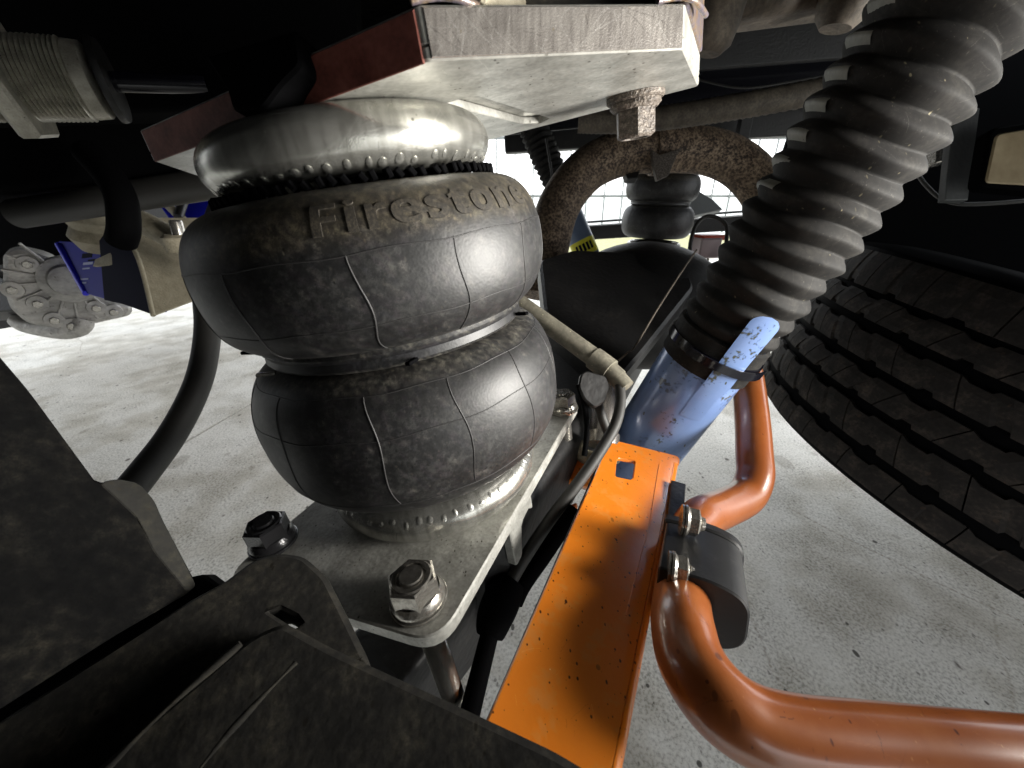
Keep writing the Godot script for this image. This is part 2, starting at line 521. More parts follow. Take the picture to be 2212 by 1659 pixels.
	mat("beige_dust", tex(107, 0.012, 0.06, 0.6, 0.1, [[0.0, rgb(120, 112, 94)], [0.5, rgb(154, 146, 126)], [1.0, rgb(178, 170, 150)]], [[60, 0.5, 3.0, Color(0.2, 0.18, 0.14, 0.7)]]), 8.0, 0.75, 0.0, fine, 0.03)
	mat("rusty_pipe", tex(109, 0.03, 0.10, 0.4, 0.35, [[0.0, rgb(34, 27, 22)], [0.42, rgb(62, 49, 40)], [0.53, rgb(140, 120, 100)], [1.0, rgb(186, 166, 140)]]), 3.2, 0.7, 0.1, rough_bump, 0.1)
	mat("rust_bolt", tex(111, 0.03, 0.09, 0.5, 0.25, [[0.0, rgb(30, 25, 22)], [0.45, rgb(70, 62, 55)], [1.0, rgb(170, 160, 148)]]), 18.0, 0.6, 0.1, pits, 0.03)
	mat("aluminium", tex(113, 0.02, 0.08, 0.6, 0.1, [[0.0, rgb(120, 118, 114)], [0.5, rgb(172, 169, 164)], [1.0, rgb(206, 203, 198)]], [[200, 0.5, 3.0, Color(0.15, 0.14, 0.12, 0.6)]]), 3.0, 0.45, 0.2, fine, 0.05)
	mat("blue_plastic", null, 3.0, 0.4, 0.0, null, 0.0, rgb(26, 30, 150), {"metallic_specular": 0.15})
	mat("blue_edge", null, 3.0, 0.4, 0.0, null, 0.0, rgb(58, 58, 240))
	mat("pale_print", null, 3.0, 0.6, 0.0, null, 0.0, rgb(150, 156, 200))
	mat("dark_print", null, 3.0, 0.6, 0.0, null, 0.0, rgb(14, 16, 40), {"metallic_specular": 0.1})
	mat("yellow_label", null, 3.0, 0.5, 0.0, null, 0.0, rgb(206, 200, 40))
	mat("grey_blue", null, 3.0, 0.4, 0.0, null, 0.0, rgb(96, 112, 136))
	mat("cream", tex(117, 0.01, 0.05, 0.7, 0.1, [[0.0, rgb(150, 132, 100)], [1.0, rgb(196, 178, 144)]]), 3.0, 0.6)
	mat("grey_paint", null, 3.0, 0.5, 0.0, fine, 0.02, rgb(96, 98, 98))
	mat("red_part", null, 3.0, 0.4, 0.0, null, 0.0, rgb(190, 70, 40))
	mat("pink_part", null, 3.0, 0.35, 0.2, null, 0.0, rgb(176, 160, 162))
	mat("grass", tex(121, 0.03, 0.12, 0.4, 0.3, [[0.0, rgb(128, 126, 88)], [0.5, rgb(166, 162, 118)], [1.0, rgb(192, 186, 146)]]), 0.7, 0.9, 0.0, rough_bump, 2.0)
	mat("fence", null, 1.0, 0.5, 0.3, null, 0.0, rgb(120, 124, 124))
	mat("yard", tex(123, 0.02, 0.08, 0.6, 0.15, [[0.0, rgb(186, 186, 180)], [1.0, rgb(220, 220, 214)]]), 0.5, 0.85)
	var conc := tex(131, 0.006, 0.13, 0.26, 0.28, [[0.0, rgb(134, 132, 125)], [0.30, rgb(184, 181, 173)], [0.5, rgb(214, 211, 204)], [1.0, rgb(232, 230, 223)]], [[1700, 0.5, 2.8, Color(0.34, 0.33, 0.31, 0.5)], [60, 1.0, 5.5, Color(0.16, 0.15, 0.13, 0.7)], [1400, 0.5, 1.8, Color(0.86, 0.86, 0.84, 0.5)]], 1024)
	mat("concrete", conc, 1.05, 0.75, 0.0, bump(133, 0.12, 4, 0.2, 0.8), 0.05)
	mats.concrete.detail_enabled = true
	mats.concrete.detail_blend_mode = BaseMaterial3D.BLEND_MODE_MUL
	mats.concrete.detail_uv_layer = BaseMaterial3D.DETAIL_UV_2
	mats.concrete.detail_albedo = tex(137, 0.008, 0.03, 0.6, 0.02, [[0.0, rgb(186, 181, 172)], [0.38, rgb(224, 221, 215)], [0.55, rgb(246, 245, 243)], [1.0, rgb(255, 255, 255)]], [[26, 2.0, 9.0, Color(0.45, 0.42, 0.38, 0.25)], [60, 0.6, 2.0, Color(0.25, 0.22, 0.2, 0.7)]], 512, 1.0, [[10, 60, 300, Color(0.55, 0.5, 0.44, 0.5)]])
	mats.concrete.uv2_triplanar = true
	mats.concrete.uv2_scale = Vector3.ONE * 0.55
	mat("joint", null, 1.0, 0.9, 0.0, null, 0.0, rgb(96, 84, 68))
	var g := StandardMaterial3D.new()
	g.resource_name = "torch_glow"
	g.albedo_color = Color.WHITE
	g.emission_enabled = true
	g.emission = Color(1, 0.98, 0.94)
	g.emission_energy_multiplier = 3.0
	mats["torch_glow"] = g

# ---------------------------------------------------------------- air springs
const UP_Y := 0.1518
const UP_T := 0.0325
const LO_Y := 0.0718
const LO_T := 0.035

func bag_point(phi: float, psi: float, upper: bool, off := 0.0) -> Vector3:
	var t := UP_T if upper else LO_T
	var c := cos(psi)
	var s := sin(psi)
	var r := 0.09 - t + t * signf(c) * pow(absf(c), 0.60) + off * c
	var y := (UP_Y if upper else LO_Y) + (0.0326 if upper else 0.0392) * signf(s) * pow(absf(s), 0.92) + off * s
	return Vector3(cos(phi) * r, y, sin(phi) * r)

func bag_tint(p: Vector3, pr: Vector2, _t: float) -> Color:
	var n1 := nz.get_noise_3dv(p * 3000.0)
	var n2 := nz.get_noise_3dv(p * 12000.0 + Vector3(40, 3, 9))
	var n3 := nz.get_noise_3dv(p * 900.0 + Vector3(5, 70, 2))
	var c := Color(0.030, 0.029, 0.031)
	c = c.lerp(Color(0.060, 0.059, 0.058), clampf(n3 * 1.0 + n1 * 0.4 + 0.15, 0, 1))
	var shoulder := smoothstep(0.162, 0.170, pr.y) * (1.0 - smoothstep(0.186, 0.192, pr.y))
	c = c.lerp(Color(0.125, 0.108, 0.078), clampf(shoulder * (0.75 + n1 * 0.9 + n2 * 0.5), 0, 1))
	var ledge := smoothstep(0.1035, 0.1065, pr.y) * (1.0 - smoothstep(0.1125, 0.114, pr.y))
	c = c.lerp(Color(0.150, 0.142, 0.122), clampf(ledge * (0.5 + n2 * 1.6 + n1 * 0.6), 0, 1))
	var scuff := clampf((n2 * 0.8 + n3 * 0.9 - 0.40) * 3.0, 0, 1)
	c = c.lerp(Color(0.17, 0.16, 0.15), scuff * 0.5)
	var lips := smoothstep(0.1175, 0.1190, pr.y) * (1.0 - smoothstep(0.1215, 0.124, pr.y))
	c = c.lerp(Color(0.022, 0.022, 0.024), smoothstep(0.1118, 0.1126, pr.y) * (1.0 - smoothstep(0.1176, 0.1184, pr.y)) * 0.9)
	return c.lerp(Color(0.16, 0.152, 0.13), clampf(lips * (0.1 + n2 * 1.8), 0, 1))

func make_spring(place: Transform3D, label: String, lettered: bool) -> Node3D:
	var s := local_thing("air_spring", label, "air spring", place, "double bellows air springs on the axle")
	var prof := [Vector2(0.052, LO_Y - 0.0392)]
	for i in 41:
		var ps := deg_to_rad(-82.0 + 160.0 * i / 40)
		var q := bag_point(0, ps, false)
		prof.append(Vector2(q.x, q.y))
	prof.append_array([Vector2(0.0705, 0.1110), Vector2(0.0722, 0.1117), Vector2(0.0730, 0.1130), Vector2(0.0726, 0.1165), Vector2(0.0738, 0.1180), Vector2(0.0742, 0.1191)])
	for i in 41:
		var ps := deg_to_rad(-72.0 + 154.0 * i / 40)
		var q := bag_point(0, ps, true)
		prof.append(Vector2(q.x, q.y))
	prof.append(Vector2(0.058, UP_Y + 0.0326))
	var m := mb()
	lathe(m, prof, Vector3.ZERO, Vector3.UP, 260, Vector3.RIGHT, bag_tint)
	var bag := obj("rubber_bellows", m, mats.rubber, s)
	# mould lines standing proud of the rubber
	for u in [[true, -30.0], [true, 15.0], [false, 19.0], [false, 53.0], [false, -35.0]]:
		m = mb()
		var pts := []
		for i in 121:
			pts.append(bag_point(TAU * i / 120, deg_to_rad(u[1] + 0.8 * sin(i * 0.7)), u[0]))
		tube(m, pts, 0.00027, 6, false)
		obj("mould_line", m, mats.seam, bag)
	for i in 14:
		for u in [true, false]:
			m = mb()
			var pts := []
			var f0 := deg_to_rad((95.5 if u else 104.0) - 25.2 * i)
			var p0 := -66.0 if u else -34.0
			var p1 := 15.0 if u else 53.0
			for k in 19:
				pts.append(bag_point(f0 + 0.015 * sin(k * 0.45 + i) + 0.0012 * k, deg_to_rad(lerpf(p0, p1, k / 18.0)), u))
			tube(m, pts, func(t): return 0.00027 + 0.00016 * sin(t * PI), 6, false)
			obj("mould_line", m, mats.seam, bag)
	# steel end caps
	m = mb()
	lathe(m, [Vector2(0.045, 0.1888), Vector2(0.0556, 0.1878)] + arc(0.0556, 0.2003, 0.0132, 0.0124, -86, 90, 18) + [Vector2(0.0, 0.2127)], Vector3.ZERO, Vector3.UP, 96)
	var top := obj("top_cap", m, mats.zinc, s)
	m = mb()
	lathe(m, [Vector2(0.0, 0.0), Vector2(0.050, 0.0)] + arc(0.0573, 0.012, 0.012, 0.012, -90, 78, 16) + [Vector2(0.05, 0.0246)], Vector3.ZERO, Vector3.UP, 96)
	var bottom := obj("bottom_cap", m, mats.zinc, s)
	var tooth := mb()
	block(tooth, Vector3.ZERO, Basis.IDENTITY, Vector3(0.0024, 0.0038, 0.0046), 0.0005)
	var dent := mb()
	lathe(dent, arc(0, 0, 0.0021, 0.00045, -90, 90, 5), Vector3.ZERO, Vector3.UP, 10)
	var tm := commit(tooth, Vector3.ZERO)
	var dm := commit(dent, Vector3.ZERO)
	for i in 84:
		var g := TAU * i / 84 + rng.randf_range(-0.015, 0.015)
		var o := MeshInstance3D.new()
		o.name = "rubber_tooth"
		o.mesh = tm
		o.material_override = mats.black
		bag.add_child(o, true)
		o.transform = Transform3D(Basis(Vector3.UP, -g + PI / 2) * Basis(Vector3.BACK, 0.45 + rng.randf_range(-0.2, 0.2)), Vector3(cos(g) * 0.0668, 0.1862 + rng.randf_range(-0.0006, 0.0006), sin(g) * 0.0668))
	for w in 2:
		for i in 58:
			var g := TAU * i / 58
			var o := MeshInstance3D.new()
			o.name = "crimp_mark"
			o.mesh = dm
			o.material_override = mats.zinc
			(top if w == 0 else bottom).add_child(o, true)
			var ps := deg_to_rad((-46.0 if w == 0 else 34.0) + rng.randf_range(-6, 6))
			g += rng.randf_range(-0.02, 0.02)
			var rc := 0.0556 if w == 0 else 0.0573
			var tc := 0.0128 if w == 0 else 0.0119
			var nn := Vector3(cos(g) * cos(ps), sin(ps), sin(g) * cos(ps))
			var b := Basis.IDENTITY
			b.y = nn
			b.x = side_of(nn)
			b.z = b.x.cross(b.y)
			o.transform = Transform3D(b.scaled_local(Vector3(rng.randf_range(0.5, 1.0), 1, rng.randf_range(0.6, 1.3))), Vector3(cos(g) * rc, 0.2003 if w == 0 else 0.012, sin(g) * rc) + nn * tc)
	# rubber flash left on the girdle
	for q in [[88.0, 0.1130, 0.0728, true], [32.0, 0.1135, 0.0732, true], [165.0, 0.1185, 0.0745, true], [148.0, 0.1115, 0.0735, false]]:
		m = mb()
		var g := deg_to_rad(q[0])
		var d := Vector3(cos(g), 0, sin(g))
		var sd := Vector3(-sin(g), 0, cos(g))
		beam(m, d * q[2] + Vector3.UP * q[1] - sd * 0.0005, d * (q[2] + 0.007) + Vector3.UP * (q[1] + 0.001) + sd * 0.004, Vector3.UP, 0.0025, 0.0016, 0.0003)
		obj("rubber_flash" if q[3] else "steel_tag", m, mats.black if q[3] else mats.nut, s)
	if lettered:
		m = mb()
		var t := TextMesh.new()
		var font := SystemFont.new()
		font.font_names = PackedStringArray(["Droid Sans"])
		font.font_weight = 700
		t.font = font
		t.font_size = 48
		t.pixel_size = 0.001
		t.depth = 0.01
		t.curve_step = 1.0
		t.text = "Firestone"
		var arr := t.get_mesh_arrays()
		var v: PackedVector3Array = arr[Mesh.ARRAY_VERTEX]
		var ix: PackedInt32Array = arr[Mesh.ARRAY_INDEX]
		var lo := Vector3.ONE * 1e9
		var hi := Vector3.ONE * -1e9
		for p in v:
			lo = lo.min(p); hi = hi.max(p)
		var wrap := func(p: Vector3) -> Vector3:
			var fx := (p.x - lo.x) / (hi.x - lo.x)
			var fy := (p.y - lo.y) / (hi.y - lo.y)
			var phi := deg_to_rad(lerpf(103.5, 38.0, fx))
			var psi := deg_to_rad(lerpf(28.0, 53.0, fy))
			return bag_point(phi, psi, true, -0.0004 + 0.0009 * (p.z - lo.z) / (hi.z - lo.z))
		# the letters are cut finer before they are bent round the rubber
		var todo := []
		var done := []
		for i in range(0, ix.size(), 3):
			todo.append([v[ix[i]], v[ix[i + 1]], v[ix[i + 2]]])
		while not todo.is_empty():
			var q = todo.pop_back()
			var longest := 0
			var len := 0.0
			for k in 3:
				var d: float = (q[k] - q[(k + 1) % 3]).length()
				if d > len:
					len = d; longest = k
			if len > 0.0045 * (hi.x - lo.x) / 0.2:
				var mid: Vector3 = (q[longest] + q[(longest + 1) % 3]) / 2
				todo.append([q[longest], mid, q[(longest + 2) % 3]])
				todo.append([mid, q[(longest + 1) % 3], q[(longest + 2) % 3]])
			else:
				done.append_array(q)
		v = PackedVector3Array(done)
		ix = PackedInt32Array(range(v.size()))
		for i in range(0, ix.size(), 3):
			var a: Vector3 = wrap.call(v[ix[i]]); var b: Vector3 = wrap.call(v[ix[i + 1]]); var c: Vector3 = wrap.call(v[ix[i + 2]])
			var nn := -(b - a).cross(c - a).normalized()
			tri(m, a, b, c, nn, nn, nn)
		obj("raised_lettering", m, mats.lettering, bag)
	return s

# ---------------------------------------------------------------- bolts
func hex_nut(c: Vector3, ax: Vector3, across: float, h: float, material: Material, parent: Node3D, called := "nut", turn := 0.3, flange := 0.0) -> Node3D:
	var m := mb()
	var f := frame(c + ax * h, ax, side_of(ax))
	prism(m, hexagon(across, turn), f, h, across * 0.045, [], 10.0)
	lathe(m, [Vector2(across * 0.335, h - 0.0012), Vector2(across * 0.345, h + across * 0.028), Vector2(across * 0.43, h + across * 0.03), Vector2(across * 0.475, h - across * 0.012)], c, ax, 32)
	if flange > 0.0:
		lathe(m, [Vector2(across * 0.5, 0.0), Vector2(flange, 0.0), Vector2(flange, h * 0.16), Vector2(across * 0.54, h * 0.36)], c, ax, 32)
	return obj(called, m, material, parent)

func stud(c: Vector3, ax: Vector3, r: float, h0: float, h1: float, material: Material, parent: Node3D, called := "threaded_stud") -> void:
	var m := mb()
	var prof := [Vector2(0, h0), Vector2(r, h0)]
	var y := h0
	var k := 0
	while y < h1 - 0.001:
		prof.append(Vector2(r if k % 2 == 0 else r * 0.88, y))
		y += 0.0008
		k += 1
	prof.append_array([Vector2(r * 0.86, h1), Vector2(0, h1)])
	lathe(m, prof, c, ax, 24)
	obj(called, m, material, parent)

func washer(c: Vector3, ax: Vector3, r: float, h: float, material: Material, parent: Node3D) -> void:
	var m := mb()
	lathe(m, [Vector2(0, 0), Vector2(r, 0), Vector2(r, h * 0.75), Vector2(r * 0.94, h), Vector2(0, h)], c, ax, 36)
	obj("washer", m, material, parent)

func nut_on_stud(label: String, c: Vector3, ax: Vector3, across: float, material: Material, stud_mat: Material, below: float, group: String) -> Node3D:
	var o := thing("nut_and_stud", label, "nut", c, group)
	washer(c, ax, across * 0.66, 0.0022, material, o)
	hex_nut(c + ax * 0.0022, ax, across, across * 0.66, material, o, "nut", 0.35, across * 0.62)
	stud(c, ax, across * 0.30, -below, 0.0022 + across * 0.66 + 0.0016, stud_mat, o)
	return o

# ---------------------------------------------------------------- shock absorber
# t, b: upper and lower end; the boot ends at share k of the way
func make_shock(called: String, label: String, t: Vector3, b: Vector3, near: bool) -> Node3D:
	var s := thing(called, label, "shock absorber", b)
	var ax := (t - b).normalized()
	var L := t.distance_to(b)
	var K := 1.12 if near else 1.0
	var ref := (EYE - b)
	# blue body
	var m := mb()
	var R := 0.0325 * K
	lathe(m, [Vector2(0, -0.06), Vector2(R * 0.96, -0.06), Vector2(R, -0.057), Vector2(R, L * 0.40), Vector2(R * 0.97, L * 0.405), Vector2(0, L * 0.405)], b, ax, 64)
	var body := obj("body_tube", m, mats.blue_paint if near else mats.grey_blue, s)
	if not near:
		m = mb()
		lathe(m, [Vector2(R + 0.0003, 0.012), Vector2(R + 0.0003, 0.052)], b, ax, 48)
		obj("yellow_label", m, mats.yellow_label, body)
		for i in 5:
			m = mb()
			lathe(m, [Vector2(R + 0.0006, 0.022), Vector2(R + 0.0006, 0.042)], b, ax, 4, ref, null, -0.75 + i * 0.3, -0.55 + i * 0.3)
			obj("label_letter", m, mats.dark_print, body)
	# ribbed rubber boot, its folds a little uneven
	m = mb()
	var y := L * 0.315
	var cuff := R + 0.0022
	lathe(m, [Vector2(R, y), Vector2(cuff, y), Vector2(cuff, y + 0.0315), Vector2(cuff - 0.003, y + 0.033)], b, ax, 72, ref)
	y += 0.0325
	var rib_at := []
	var heights := []
	while y < L + 0.08:
		var share := clampf((y - L * 0.4) / (L * 0.65), 0.0, 1.0)
		var ro := (lerpf(0.0348, 0.0378, smoothstep(0.0, 0.35, share)) - 0.001 * share) * K + rng.randf_range(-0.0005, 0.0005)
		var depth := lerpf(0.0042, 0.0062, share) * K
		var pitch := 0.0142 * K * rng.randf_range(0.94, 1.06)
		rib_at.append([y + pitch * 0.5, ro, pitch])
		for q in [[0.0, 0.0], [0.07, 0.14], [0.20, 0.46], [0.34, 0.74], [0.45, 0.93], [0.53, 1.0], [0.60, 0.97], [0.70, 0.80], [0.83, 0.46], [0.94, 0.12]]:
			heights.append(Vector2(y + q[0] * pitch, ro - depth * (1.0 - q[1])))
		y += pitch
	heights.append(Vector2(y, 0.03))
	var fw := (ref - ax * ax.dot(ref)).normalized()
	var sw := fw.cross(ax)
	var NT := 96
	var boot_point := func(i: int, j: int) -> Vector3:
		var g := TAU * j / NT
		var h: Vector2 = heights[i]
		var sag := 0.0011 * sin(g * 2.0 + h.x * 41.0) + 0.0008 * sin(g * 3.0 - h.x * 67.0)
		var rr := h.y + 0.0004 * sin(g * 5.0 + h.x * 90.0)
		return b + ax * (h.x + sag * smoothstep(0.0, 0.05, h.x - L * 0.42)) + (fw * cos(g) + sw * sin(g)) * rr
	var grid := []
	for i in heights.size():
		var row := []
		for j in NT:
			row.append(boot_point.call(i, j))
		grid.append(row)
	var norms := []
	for i in heights.size():
		var row := []
		for j in NT:
			var du: Vector3 = grid[mini(i + 1, heights.size() - 1)][j] - grid[maxi(i - 1, 0)][j]
			var dv: Vector3 = grid[i][(j + 1) % NT] - grid[i][(j + NT - 1) % NT]
			var nn := du.cross(dv).normalized()
			var g := TAU * j / NT
			if nn.dot(fw * cos(g) + sw * sin(g)) < 0: nn = -nn
			row.append(nn)
		norms.append(row)
	for i in heights.size() - 1:
		for j in NT:
			var k := (j + 1) % NT
			quad(m, grid[i][j], grid[i][k], grid[i + 1][k], grid[i + 1][j], norms[i][j], norms[i][k], norms[i + 1][k], norms[i + 1][j])
	var boot := obj("ribbed_boot", m, mats.boot, s)
	# piston rod and upper mount
	m = mb()
	lathe(m, [Vector2(0.009, L * 0.4), Vector2(0.009, L + 0.10)], b, ax, 20)
	obj("piston_rod", m, mats.nut, s)
	m = mb()
	lathe(m, [Vector2(0.02, L + 0.074), Vector2(0.046 * K, L + 0.074), Vector2(0.048 * K, L + 0.078), Vector2(0.048 * K, L + 0.098), Vector2(0.044 * K, L + 0.106), Vector2(0, L + 0.106)], b, ax, 48)
	obj("upper_cup", m, mats.black_paint, s)
	# clamp band
	var band := L * 0.315 + 0.016
	m = mb()
	lathe(m, [Vector2(cuff, band - 0.004), Vector2(cuff + 0.0016, band - 0.004), Vector2(cuff + 0.0016, band + 0.004), Vector2(cuff, band + 0.004)], b, ax, 64)
	var strap := obj("clamp_band", m, mats.gloss_black, s)
	if near:
		# dusty end faces moulded into each rib at the left
		var side := -(Vector3.RIGHT - ax * ax.dot(Vector3.RIGHT)).normalized()
		for i in rib_at.size():
			if i < 6:
				continue
			m = mb()
			var ro: float = rib_at[i][1]
			lathe(m, [Vector2(ro - 0.0032, -0.0046), Vector2(ro - 0.0006, -0.0022), Vector2(ro + 0.0006, 0), Vector2(ro - 0.0006, 0.0022), Vector2(ro - 0.0032, 0.0046)], b + ax * rib_at[i][0], ax, 6, side, null, -0.22, 0.35, 62.0)
			obj("pale_rib_tab", m, mats.boot_dusty, boot)
		# tail of the band and the tongue of the tube that shows through the boot's slit
		var fwd := (ref - ax * ax.dot(ref)).normalized()
		var across := fwd.cross(ax).normalized()
		var turn := func(g: float, h: float, r: float) -> Vector3:
			return b + ax * h + (fwd * cos(g) + across * sin(g)) * r
		var gdir := 1.0 if across.x > 0 else -1.0
		m = mb()
		var rr := cuff + 0.0014
		var h0 := L * 0.20
		var h1 := L * 0.505
		var w0 := 0.27
		var gc := 0.50 * gdir
		var rows := 90
		var prev := []
		for i in rows + 1:
			var h := lerpf(h0, h1, float(i) / rows)
			var w := w0
			var e := h1 - h
			if e < 0.0085:
				w = w0 * sqrt(maxf(0.0, 1.0 - pow((0.0085 - e) / 0.0085, 2.0)))
			var lift := lerpf(R + 0.0003, rr + 0.0004, smoothstep(0.26, 0.32, h / L)) + 0.0016 * smoothstep(0.38, 0.5, h / L)
			var row := []
			for j in 9:
				var g := gc + w * (j / 4.0 - 1.0)
				row.append([turn.call(g, h, lift), (fwd * cos(g) + across * sin(g))])
			if i > 0:
				for j in 8:
					quad(m, prev[j][0], prev[j + 1][0], row[j + 1][0], row[j][0], prev[j][1], prev[j + 1][1], row[j + 1][1], row[j][1])
			prev = row
		obj("blue_tongue", m, mats.blue_paint, body)
		m = mb()
		var lo_g := -0.35 if across.x > 0 else -1.5
		lathe(m, [Vector2(cuff + 0.0034, band - 0.0035), Vector2(cuff + 0.0052, band - 0.0035), Vector2(cuff + 0.0052, band + 0.0035), Vector2(cuff + 0.0034, band + 0.0035)], b, ax, 16, fwd, null, lo_g, lo_g + 1.85)
		obj("band_tail", m, mats.gloss_black, strap)
	return s

# ---------------------------------------------------------------- tyre
func make_tyre(c: Vector3, ax: Vector3, R: float, W: float) -> void:
	var o := thing("spare_tyre", "big black tyre with blocky tread at the right, behind the ribbed boot", "tyre", c)
	ax = ax.normalized()
	var ref := (EYE - c)
	ref = (ref - ax * ref.dot(ax)).normalized()
	var m := mb()
	var D := 0.010
	var Rg := R - D
	lathe(m, [Vector2(R * 0.56, 0.02), Vector2(R * 0.60, -0.005), Vector2(R * 0.80, -0.022), Vector2(R * 0.93, -0.012), Vector2(R - 0.016, 0.0), Vector2(Rg, 0.010), Vector2(Rg, W - 0.010), Vector2(R - 0.012, W), Vector2(R * 0.965, W + 0.006)], c, ax, 120, ref)
	var carcass := obj("carcass", m, mats.black, o)
	m = mb()
	lathe(m, [Vector2(R * 0.965, W + 0.006), Vector2(R * 0.93, W + 0.016), Vector2(R * 0.82, W + 0.026), Vector2(R * 0.60, W + 0.006), Vector2(R * 0.56, W - 0.02)], c, ax, 120, ref)
	obj("sidewall", m, mats.black, o)
	m = mb()
	lathe(m, [Vector2(0.0, W * 0.55), Vector2(R * 0.2, W * 0.55), Vector2(R * 0.22, W * 0.45), Vector2(R * 0.5, W * 0.40), Vector2(R * 0.56, 0.02), Vector2(R * 0.585, 0.0)], c, ax, 60, ref)
	obj("wheel_disc", m, mats.black_paint, o)
	var e2 := ref.cross(ax)
	# rows of tread blocks: [from, to, blocks round, skew, shoulder]
	var rows := [[0.000, 0.036, 34, 0.0, -1], [0.050, 0.094, 32, 0.5, 0], [0.106, 0.142, 32, -0.5, 0], [0.154, 0.194, 32, 0.5, 0], [0.206, 0.240, 32, -0.5, 0], [0.246, W, 26, 0.0, 1]]
	var k := 0
	for r in rows:
		var rest := mb()
		for i in r[2]:
			var step: float = TAU / r[2]
			var g0: float = (i + 0.35 * (k % 2)) * step
			var mid := wrapf(g0, -PI, PI)
			var one := mb()
			var gap := 0.0010 / R
			var nn := 6
			var stops := [0.0, 0.30, 0.34, 0.52, 0.56, 0.86, 1.0]
			var tops := []
			# a block is a curved slab with a zigzag side
			for a in nn + 1:
				var g: float = g0 - step / 2 + gap + (step - 2 * gap) * stops[a]
				var zig0: float = 0.005 * (1.0 if a == 2 or a == 3 else 0.0) * (0.0 if r[4] == -1 else 1.0)
				var zig1: float = 0.005 * (1.0 if a == 4 or a == 5 else 0.0) * (0.0 if r[4] == 1 else 1.0)
				var ring := []
				for b in 5:
					var x: float = lerpf(r[0] + zig0, r[1] - zig1, b / 4.0)
					var sk: float = r[3] * (b / 4.0 - 0.5) * step * 0.5
					var crown := 0.008 * pow(absf(x / W - 0.5) * 2.0, 3.0)
					var hgt := R - crown - (0.0022 if b == 0 or b == 4 else 0.0)
					var sipe := 0.0
					if a == 3:
						sipe = 0.0014
					var dir := ref * cos(g + sk) + e2 * sin(g + sk)
					ring.append([c + ax * x + dir * (hgt - sipe), dir, c + ax * x + dir * (Rg - 0.002)])
				tops.append(ring)
			var tgt := one if absf(mid) < 1.25 else rest
			for a in nn:
				for b in 4:
					var A = tops[a][b]; var B = tops[a][b + 1]; var C = tops[a + 1][b + 1]; var E = tops[a + 1][b]
					var fn: Vector3 = (B[0] - A[0]).cross(E[0] - A[0]).normalized()
					if fn.dot(A[1]) < 0: fn = -fn
					quad(tgt, A[0], B[0], C[0], E[0], fn, fn, fn, fn)
				for b in [0, 4]:
					var A = tops[a][b]; var E = tops[a + 1][b]
					var sn: Vector3 = -ax if b == 0 else ax
					quad(tgt, A[0], E[0], E[2], A[2], sn, sn, sn, sn)
			for a in [0, nn]:
				var sn: Vector3 = (tops[nn][2][0] - tops[0][2][0]).normalized() * (-1.0 if a == 0 else 1.0)
				for b in 4:
					var A = tops[a][b]; var B = tops[a][b + 1]
					quad(tgt, A[0], B[0], B[2], A[2], sn, sn, sn, sn)
			if tgt == one:
				obj("tread_block", one, mats.tyre, carcass)
		if rest.v.size() > 0:
			obj("tread", rest, mats.tyre, carcass).set_meta("kind", "stuff")
		k += 1

